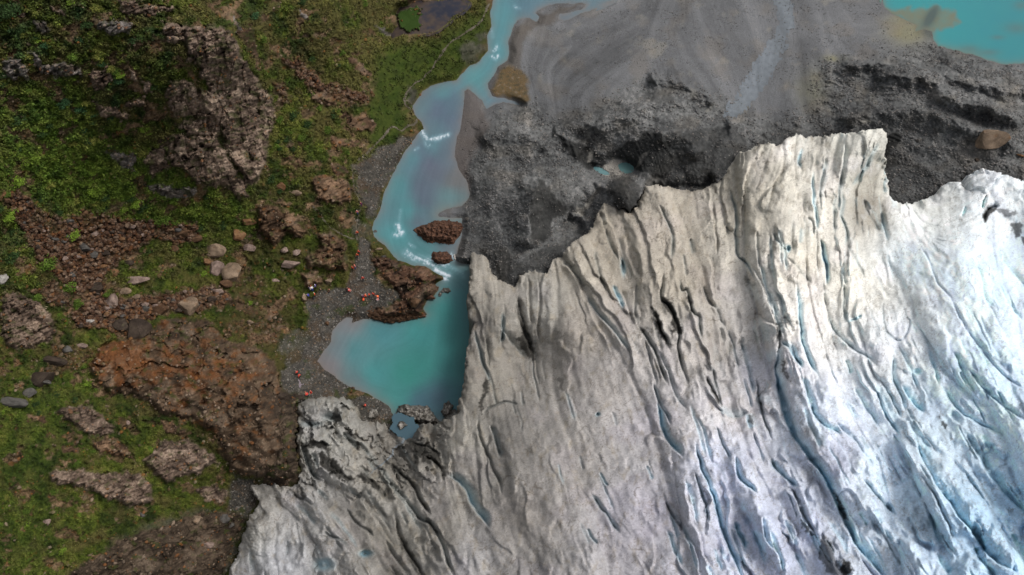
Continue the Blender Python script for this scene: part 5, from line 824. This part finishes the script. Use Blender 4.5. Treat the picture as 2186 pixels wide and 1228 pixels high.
scatter_stones('moraine_stones', 42000, MG*mound*(1-dark*.85)*(sdG < 10)*(sdw < -2)*np.clip(.35+rub*1.4, .05, 1), 1.6, 5.5, [(84,83,82),(98,96,94),(112,109,106),(70,69,68),(124,118,112)], (960, 2220, 90, 620), 2, power=4)
scatter_stones('plain_pebbles', 9000, MG*(1-mound)*(sdw < -3)*np.clip(.2+fbm(WX/7, WY/7, 3, 66)*1.5+np.exp(-(((PX-1390)/40)**2+((PY-105)/38)**2)), 0, 1), 1.2, 3, [(92,90,86),(120,116,110),(74,72,70)], (990, 2000, -40, 280), 3, power=4)
scatter_stones('beach_stones', 11000, grav*LEFT*(sdw < -1), 1.5, 6, [(74,72,68),(98,94,88),(60,58,54),(104,88,72),(120,116,110)], (430, 900, 280, 1240), 4, power=4, gain=1.3)
scatter_stones('hillside_stones', 9000, np.clip(rock*.35+vegm*sstep(.1, .4, fbm(SX/5, SY/5, 3, 67))*.5, 0, 1)*(1-meadow)*LEFT*(sdG < 5), 2.5, 9, [(90,76,62),(112,98,84),(72,54,40),(104,66,34)], (-30, 950, -40, 1240), 5, power=3, gain=1.3)
scatter_stones('ice_rubble', 1500, np.exp(-np.abs(sdG+5)/5)*(sdw < -2)*sstep(-.1, .3, fbm(PX/25, PY/25, 3, 142)), 2, 8, [(150,148,142),(120,117,110),(84,82,78),(60,58,56)], (460, 2220, 250, 1240), 9, power=3)
# ---- low plants
def leaves(name, centres, radii, cols, per, size, seed, flat=.7, kind='stuff', mat=M_LEAF):
    r = np.random.default_rng(seed); n = len(centres); u = r.standard_normal((n, per, 3)); u /= np.linalg.norm(u, axis=2, keepdims=True); u[..., 2] = np.abs(u[..., 2])
    rr = r.random((n, per, 1))**.4*radii[:, None, None]*(1+.35*r.standard_normal((n, per, 1))*.5); p = centres[:, None, :]+u*rr*np.array([1, 1, flat])
    nrm = u+r.standard_normal(u.shape)*.45; nrm /= np.linalg.norm(nrm, axis=2, keepdims=True); t = np.cross(nrm, r.standard_normal(u.shape)); t /= np.linalg.norm(t, axis=2, keepdims=True)+1e-9; b = np.cross(nrm, t)
    s = (size*r.uniform(.6, 1.3, (n, per, 1)))*np.clip(radii[:, None, None]/.5, .6, 1.6)
    q = np.stack([p-t*s, p-b*s*.6, p+t*s, p+b*s*.6], 2); f = np.arange(n*per*4).reshape(-1, 4)
    c = cols[:, None, :]*r.uniform(.65, 1.4, (n, per, 1)); c = np.repeat(c.reshape(-1, 3), 4, 0)
    return raw_mesh(name, q.reshape(-1, 3), f, np.clip(c, .003, .6), mat, smooth=False)
def pick(n, mask, region, seed):
    r = np.random.default_rng(seed); x0, x1, y0, y1 = region; px = r.uniform(x0, x1, n*6); py = r.uniform(y0, y1, n*6); j, i = cell(px, py); ok = mask[j, i] > r.random(n*6); return px[ok][:n], py[ok][:n], j[ok][:n], i[ok][:n]
gm = np.clip(vegm*(.35+.65*n01(vb+va, -.3, .4))*(1-.72*meadow)*(1-scree), 0, 1)*LEFT*(sdw < -4)*(sdP < -3)*(sdG < 5)
px, py, j, i = pick(34000, gm, (-40, 1100, -50, 1260), 12)
P = GP[j, i]; k = np.sqrt((P[:, 0]**2+P[:, 1]**2)+(CAMH-P[:, 2])**2)/1640; rad = k*RNG.uniform(2, 5.5, len(px))*np.where(PY[j, i]+PX[j, i]*.3 < 700, 1.5, .8)
tag(leaves('ground_cover', P, rad, GCOL[j, i]*RNG.uniform(.75, 1.45, (len(px), 1)), 9, .16, 13), kind='stuff')
# shrubs big enough to count
GREENS = {'bright green': (86,106,34), 'mid green': (62,80,26), 'dark green': (34,50,22), 'blue green': (40,64,38), 'olive': (88,90,40)}
def bush_mesh(seed, tone_):
    r = np.random.default_rng(seed); n = 26; u = r.standard_normal((n, 3)); u /= np.linalg.norm(u, axis=1, keepdims=True); u[:, 2] = np.abs(u[:, 2])*.8
    cen = u*r.uniform(.15, .72, (n, 1)); cols = np.repeat(s2l(GREENS[tone_])[None]*1.55, n, 0)*r.uniform(.7, 1.35, (n, 1))
    o = leaves('shrub', cen, np.full(n, .36), cols, 34, .1, seed+1, .8); me = o.data; bpy.data.objects.remove(o); me.name = 'shrub_leaves'; return me
BUSH = {k_: [bush_mesh(h*10+q, k_) for q in range(2)] for h, k_ in enumerate(GREENS)}
def shrub(px, py, d, tone_, label, group=None):
    g = ground(px, py+d*.2); k = scale_at(g); o = bpy.data.objects.new('shrub', BUSH[tone_][int(px) % 2]); C.objects.link(o)
    o.location = g; r_ = d*k*.5; o.scale = (r_, r_*.95, r_*.85); o.rotation_euler = (0, 0, (px*7) % 6.28); return tag(o, label, 'shrub', group)
for px, py, d, tn, lb in ((100,557,60,'mid green','big round green shrub alone in the brown scree'),(155,495,42,'bright green','bright shrub at the upper edge of the brown scree'),(150,605,44,'mid green','green shrub between the two scree tongues'),(165,645,34,'mid green','green shrub at the lower end of the middle turf strip'),
    (20,15,60,'dark green','dark shrub in the top left corner'),(35,245,50,'dark green','dark rounded shrub on the left edge below the rock step'),(140,215,40,'blue green','blue green shrub left of the cliff ledges'),(175,225,44,'blue green','blue green shrub beside the ledge with pink rock'),(185,50,30,'dark green','dark shrub above the grey ledge at the top left'),
    (170,80,26,'blue green','blue green shrub on the upper ledges'),(255,170,26,'blue green','blue green shrub right of the pinkish boulder ledge'),(620,240,44,'dark green','dark shrub cluster in the gully right of the cliff'),(650,260,40,'dark green','dark shrub right of the cluster in the gully'),(610,290,34,'dark green','dark shrub low in the gully under the cliff'),(640,290,36,'mid green','mid green shrub low in the gully'),
    (575,375,36,'dark green','dark shrub at the foot of the cliff'),(345,460,46,'mid green','broad shrub above the boulder field'),(290,425,40,'bright green','bright shrub under the ledges left of the cliff foot'),(200,400,46,'bright green','bright shrub on the lush lower slope'),(60,330,50,'bright green','bright shrub on the lush slope at the left edge'),(30,380,50,'bright green','light shrub at the left edge above the scree'),
    (20,450,46,'bright green','bright shrub at the left edge beside the scree'),(25,540,44,'dark green','dark shrub at the left edge beside the pale boulder'),(80,630,30,'mid green','shrub above the left grey outcrop'),(540,30,40,'blue green','blue green shrub right of the cliff top'),(560,80,34,'mid green','shrub on the slope right of the cliff top')):
    shrub(px, py, d, tn, lb)
AREA = [(-30, 330, -20, 300, 'on the upper left ledges'), (-30, 600, 300, 500, 'on the lush slope under the cliff'), (560, 840, -20, 330, 'on the slope between cliff and meadow'), (-30, 330, 500, 1228, 'on the lower left slope'), (330, 640, 500, 760, 'around the boulder field')]
sm = np.clip(vegm*(1-meadow)*(1-scree)*n01(vb+va, -.1, .4), 0, 1)*LEFT*(sdw < -10)*(sdG < 0); cnt = 0
for a0, a1_, b0, b1, where in AREA:
    px, py, j, i = pick(52 if a0 != 330 else 16, sm, (a0, a1_, b0, b1), int(b0+50))
    for x, y, jj, ii in zip(px, py, j, i):
        t_ = ['mid green', 'dark green', 'blue green', 'olive', 'bright green'][int(RNG.integers(5))] if y < 300 else ['mid green', 'bright green', 'dark green', 'olive'][int(RNG.integers(4))]
        if x > 560: t_ = ['olive', 'mid green', 'dark green', 'olive', 'mid green'][int(RNG.integers(5))]
        shrub(x, y, RNG.uniform(15, 34) if y < 500 else RNG.uniform(11, 22), t_, 'small %s shrub %s' % (t_, where), '%s shrubs %s' % (t_, where))
# ------------------------------------------------------------------ people
def plain(name, c, rough=.7):
    m, t, b = new_mat(name); N = t.nodes; n = N.new('ShaderNodeTexNoise'); n.inputs['Scale'].default_value = 14; g = N.new('ShaderNodeNewGeometry'); t.links.new(g.outputs['Position'], n.inputs['Vector'])
    mp = N.new('ShaderNodeMapRange'); mp.inputs[3].default_value = .85; mp.inputs[4].default_value = 1.15; t.links.new(n.outputs[0], mp.inputs[0])
    mx = N.new('ShaderNodeVectorMath'); mx.operation = 'SCALE'; mx.inputs[0].default_value = [float(q) for q in s2l(c)]; t.links.new(mp.outputs[0], mx.inputs['Scale']); t.links.new(mx.outputs[0], b.inputs['Base Color']); b.inputs['Roughness'].default_value = rough; return m
PM = {k_: plain(k_+'_cloth', c) for k_, c in dict(orange=(228,88,48), red=(214,58,44), pink=(238,140,128), white=(236,232,236), blue=(40,60,150), navy=(30,34,60), black=(26,26,30), purple=(92,40,96), yellow=(255,170,30), grey=(120,120,124), brown=(80,62,50)).items()}
SKIN = plain('skin', (190,140,112), .5); HAIR = plain('dark_hair', (34,26,22), .8)
def skin_mesh(name, V, Ed, Rd, sub=1, root=0):
    me = bpy.data.meshes.new(name); me.from_pydata([tuple(v) for v in V], Ed, []); o = bpy.data.objects.new(name, me); C.objects.link(o)
    m = o.modifiers.new('s', 'SKIN'); m.use_smooth_shade = True; sv_ = me.skin_vertices[0].data
    for k, rr in enumerate(Rd): sv_[k].radius = (rr, rr) if not isinstance(rr, tuple) else rr
    sv_[root].use_root = True
    s_ = o.modifiers.new('d', 'SUBSURF'); s_.levels = sub; s_.render_levels = sub
    dg = bpy.context.evaluated_depsgraph_get(); out = bpy.data.meshes.new_from_object(o.evaluated_get(dg)); bpy.data.objects.remove(o); out.name = name
    for p in out.polygons: p.use_smooth = True
    return out
def pose(kind):
    J = dict(pel=(0,0,.95), wai=(0,0,1.1), che=(0,.0,1.32), nec=(0,0,1.49), hea=(0,.02,1.62), cra=(0,.01,1.70), nos=(0,.115,1.62))
    for s, n in ((-1,'l'),(1,'r')):
        J.update({n+'hip':(s*.1,0,.9), n+'kne':(s*.11,.02,.5), n+'ank':(s*.12,-.02,.09), n+'toe':(s*.13,.15,.04), n+'sho':(s*.19,0,1.41), n+'elb':(s*.27,-.03,1.14), n+'wri':(s*.28,.08,.92)})
    if kind == 'walk':
        J['lkne'] = (-.1,.18,.53); J['lank'] = (-.1,.22,.1); J['ltoe'] = (-.1,.38,.06); J['rkne'] = (.1,-.03,.5); J['rank'] = (.1,-.28,.14); J['rtoe'] = (.1,-.14,.03); J['lelb'] = (-.27,-.14,1.15); J['lwri'] = (-.26,-.02,.95); J['relb'] = (.27,.08,1.15); J['rwri'] = (.24,.26,1.02)
    if kind == 'sit':
        for k in list(J): x, y, z = J[k]; J[k] = (x, y, z-.62)
        for s, n in ((-1,'l'),(1,'r')): J[n+'kne'] = (s*.16,.40,.48); J[n+'ank'] = (s*.14,.46,.09); J[n+'toe'] = (s*.15,.62,.05); J[n+'elb'] = (s*.26,.1,.55); J[n+'wri'] = (s*.16,.32,.55)
    if kind == 'bend':
        for k in ('wai','che','nec','hea','cra','nos','lsho','rsho','lelb','relb','lwri','rwri'):
            x, y, z = J[k]; dz_ = z-.95; J[k] = (x, y+dz_*.75, .95+dz_*.7)
    return J
def build_pose(kind):
    J = pose(kind); V = []; Ed = []; Rd = []; ix_ = {}
    def add(k, r, parent=None, co=None):
        ix_[k] = len(V); V.append(co or J[k]); Rd.append(r)
        if parent: Ed.append((ix_[parent], ix_[k]))
    add('pel', (.15,.11)); add('wai', (.13,.10), 'pel'); add('che', (.155,.11), 'wai'); add('nec', .055, 'che'); add('hea', (.08,.095), 'nec'); add('cra', (.075,.09), 'hea'); add('nos', .018, 'hea')
    for s, n in ((-1,'l'),(1,'r')):
        add(n+'hip', .09, 'pel'); add(n+'kne', .06, n+'hip'); add(n+'ank', .042, n+'kne'); add(n+'toe', (.045,.03), n+'ank')
        add(n+'sho', .062, 'che'); add(n+'elb', .042, n+'sho'); add(n+'wri', .027, n+'elb')
        w_ = Vector(J[n+'wri']); d = (w_-Vector(J[n+'elb'])).normalized(); sd__ = Vector((0, 1, 0)) if abs(d.y) < .8 else Vector((1, 0, 0)); sd__ = (sd__-d*sd__.dot(d)).normalized(); up = d.cross(sd__)*(-s)
        add(n+'pal', (.036,.02), n+'wri', tuple(w_+d*.07))
        for q, (off, ln) in enumerate(((-.03,.062),(-.01,.075),(.01,.07),(.03,.055))):
            b0 = w_+d*.09+sd__*off; add(n+'f%da' % q, .0095, n+'pal', tuple(b0)); add(n+'f%db' % q, .009, n+'f%da' % q, tuple(b0+d*ln*.55+up*.008)); add(n+'f%dc' % q, .008, n+'f%db' % q, tuple(b0+d*ln*.9+up*.03))
        add(n+'tha', .011, n+'wri', tuple(w_+d*.04+sd__*.035)); add(n+'thb', .0095, n+'tha', tuple(w_+d*.075+sd__*.055+up*.015))
    def sub(keys, edges, rad, lv=1): return skin_mesh('part', [J[k] for k in keys], [(keys.index(a), keys.index(b)) for a, b in edges], rad, lv)
    R_ = {'body': skin_mesh('person_body', V, Ed, Rd, 1)}
    R_['jacket'] = sub(['pel','wai','che','lsho','rsho','lelb','relb','lwri','rwri'], [('pel','wai'),('wai','che'),('che','lsho'),('che','rsho'),('lsho','lelb'),('rsho','relb'),('lelb','lwri'),('relb','rwri')], [(.175,.13),(.17,.13),(.185,.14),.09,.09,.062,.062,.045,.045])
    R_['trousers'] = sub(['pel','lhip','rhip','lkne','rkne','lank','rank'], [('pel','lhip'),('pel','rhip'),('lhip','lkne'),('rhip','rkne'),('lkne','lank'),('rkne','rank')], [(.16,.12),.105,.105,.08,.08,.06,.06])
    c = Vector(J['che']); wv = Vector(J['wai']); top = c+(Vector(J['nec'])-c)*.45
    R_['life_vest'] = skin_mesh('part', [tuple(wv), tuple(c), tuple(top)], [(0, 1), (1, 2)], [(.18,.15),(.20,.165),(.15,.13)], 1)
    h = Vector(J['cra']); R_['helmet'] = skin_mesh('part', [tuple(h+Vector((0, 0, .0))), tuple(h+Vector((0, -.01, .07)))], [(0, 1)], [(.115,.125),(.085,.095)], 1)
    R_['hair'] = skin_mesh('part', [tuple(h+Vector((0, -.03, -.05))), tuple(h+Vector((0, -.012, .04)))], [(0, 1)], [(.09,.095),(.075,.085)], 1)
    boots = []
    for n in 'lr': boots.append(skin_mesh('part', [J[n+'ank'], J[n+'toe']], [(0, 1)], [.065, (.055,.04)], 1))
    R_['boot'] = boots; return R_
POSES = {k: build_pose(k) for k in ('stand', 'walk', 'sit', 'bend')}
def person(px, py, kind, jacket, trousers, vest, hat, face, label):
    e = bpy.data.objects.new('person', None); C.objects.link(e); e.location = ground(px, py); e.rotation_euler = (0, 0, face); e.scale = (.92, .92, .92); e.empty_display_size = .3; tag(e, label, 'person')
    PS = POSES[kind]
    def part(nm, me, mat):
        o = bpy.data.objects.new(nm, me.copy()); o.data.materials.clear(); o.data.materials.append(mat); C.objects.link(o); o.parent = e
    part('body', PS['body'], SKIN); part('trousers', PS['trousers'], PM[trousers])
    part('jacket', PS['jacket'], PM[jacket])
    for b_ in PS['boot']: part('boot', b_, PM['black'])
    if vest: part('life_vest', PS['life_vest'], PM[vest])
    if hat: part('helmet', PS['helmet'], PM[hat])
    else: part('hair', PS['hair'], HAIR)
PEOPLE = [
 (772,440,'walk','purple','purple','red','pink',2.8,'person in pink red vest and purple trousers, uppermost on trail'),(764,458,'walk','pink','blue','pink','white',2.9,'person in pale pink top with white hat, second hiker from top of trail'),(763,502,'walk','orange','black','orange','pink',3.0,'person in orange vest walking where the trail meets the gravel'),
 (767,543,'walk','red','black','red','orange',2.7,'person in red vest behind another hiker beside the long split rock'),(764,550,'walk','orange','black','orange','orange',2.9,'person in orange vest and black trousers leading the pair beside the long split rock'),(758,573,'stand','pink','blue','pink','pink',2.2,'person in pale orange top on the right of the pair at the turf corner'),
 (753,577,'stand','red','black','red','red',2.6,'person in bright red vest on the left of the pair at the turf corner'),(776,599,'walk','red','black','orange','pink',3.1,'person in orange vest and black trousers walking alone on gravel'),
 (675,616,'stand','blue','black',None,'white',1.2,'person in blue jacket and white hat, topmost of the group by the brown rock'),(668,620,'bend','white','blue','white','orange',.6,'person in white and blue with orange cap bending down by the brown rock'),(665,623,'stand','grey','navy','white','white',.2,'person in pale grey top in the middle of the group by the brown rock'),
 (674,632,'stand','orange','black','orange','white',2.0,'person in orange vest and black trousers in the group by the brown rock'),(662,634,'bend','blue','black','blue','blue',1.8,'person in dark blue jacket crouching beside the upright tan boulder'),(659,616,'sit','navy','black',None,None,-1.4,'person in dark clothes sitting under the brown rock'),(685,621,'sit','black','black',None,'grey',.8,'person in black sitting at the right end of the group by the brown rock'),
 (703,622,'sit','brown','black',None,'pink',2.2,'person in brown with pinkish hat sitting alone at the turf edge'),(739,622,'bend','black','black','black',None,-1.0,'person in black bending beside the person in red and white'),(744,621,'sit','red','pink','white','red',-2.0,'person in red and white sitting beside the person in black'),
 (774,635,'sit','purple','navy','purple','white',-1.2,'person in purple jacket sitting beside the orange bag'),(780,633,'sit','orange','orange','orange','pink',1.4,'person in orange and pink sitting right of the purple jacket'),(789,634,'stand','red','black','orange','red',.4,'person in bright orange vest, third from left in the row'),(797,633,'stand','red','black','red','red',2.9,'person in red vest and black trousers in the row by the promontory'),
 (805,642,'bend','pink','white','pink','pink',-2.4,'person in pink vest and white trousers at the right end of the row'),(810,637,'bend','orange','navy','yellow','orange',1.6,'person in orange and yellow coat, rightmost of the row'),
 (636,800,'stand','red','black','red','pink',.9,'person in red vest, upper of two near the puddle'),(641,806,'stand','red','black','red','red',-2.2,'person in red vest and dark trousers, lower of two near the puddle'),(665,839,'sit','red','red','red','pink',2.4,'person in all red, right one of two near the ice lobe'),(658,846,'bend','red','black','red','orange',.7,'person in red vest leaning, left one of two near the ice lobe'),
 (781,867,'sit','red','black','red','red',1.1,'person in red half hidden on dark rubble between ice and lagoon')]
for p in PEOPLE: person(*p)
def bag(px, py, c, label):
    e = bpy.data.objects.new('dry_bag', None); C.objects.link(e); e.location = ground(px, py); tag(e, label, 'bag')
    v, f = ICO[3]; v = v.copy(); v = np.sign(v)*np.abs(v)**.7; v = v*np.array([.22, .36, .2], F)+[0, 0, .2]; v[:, 0] *= 1-.25*(v[:, 1] > .2)
    raw_mesh('bag_body', v, f, None, c, parent=e)
    b_ = skin_mesh('part', [(0, -.2, .36), (0, -.1, .47), (0, .1, .47), (0, .2, .36)], [(0, 1), (1, 2), (2, 3)], [.02]*4, 1); o = bpy.data.objects.new('handle', b_); b_.materials.append(PM['black']); C.objects.link(o); o.parent = e
bag(776, 640, PM['orange'], 'orange bag lying on the gravel in front of the purple jacket')
bag(669, 636, PM['black'], 'black bag on the gravel behind the person in orange vest')
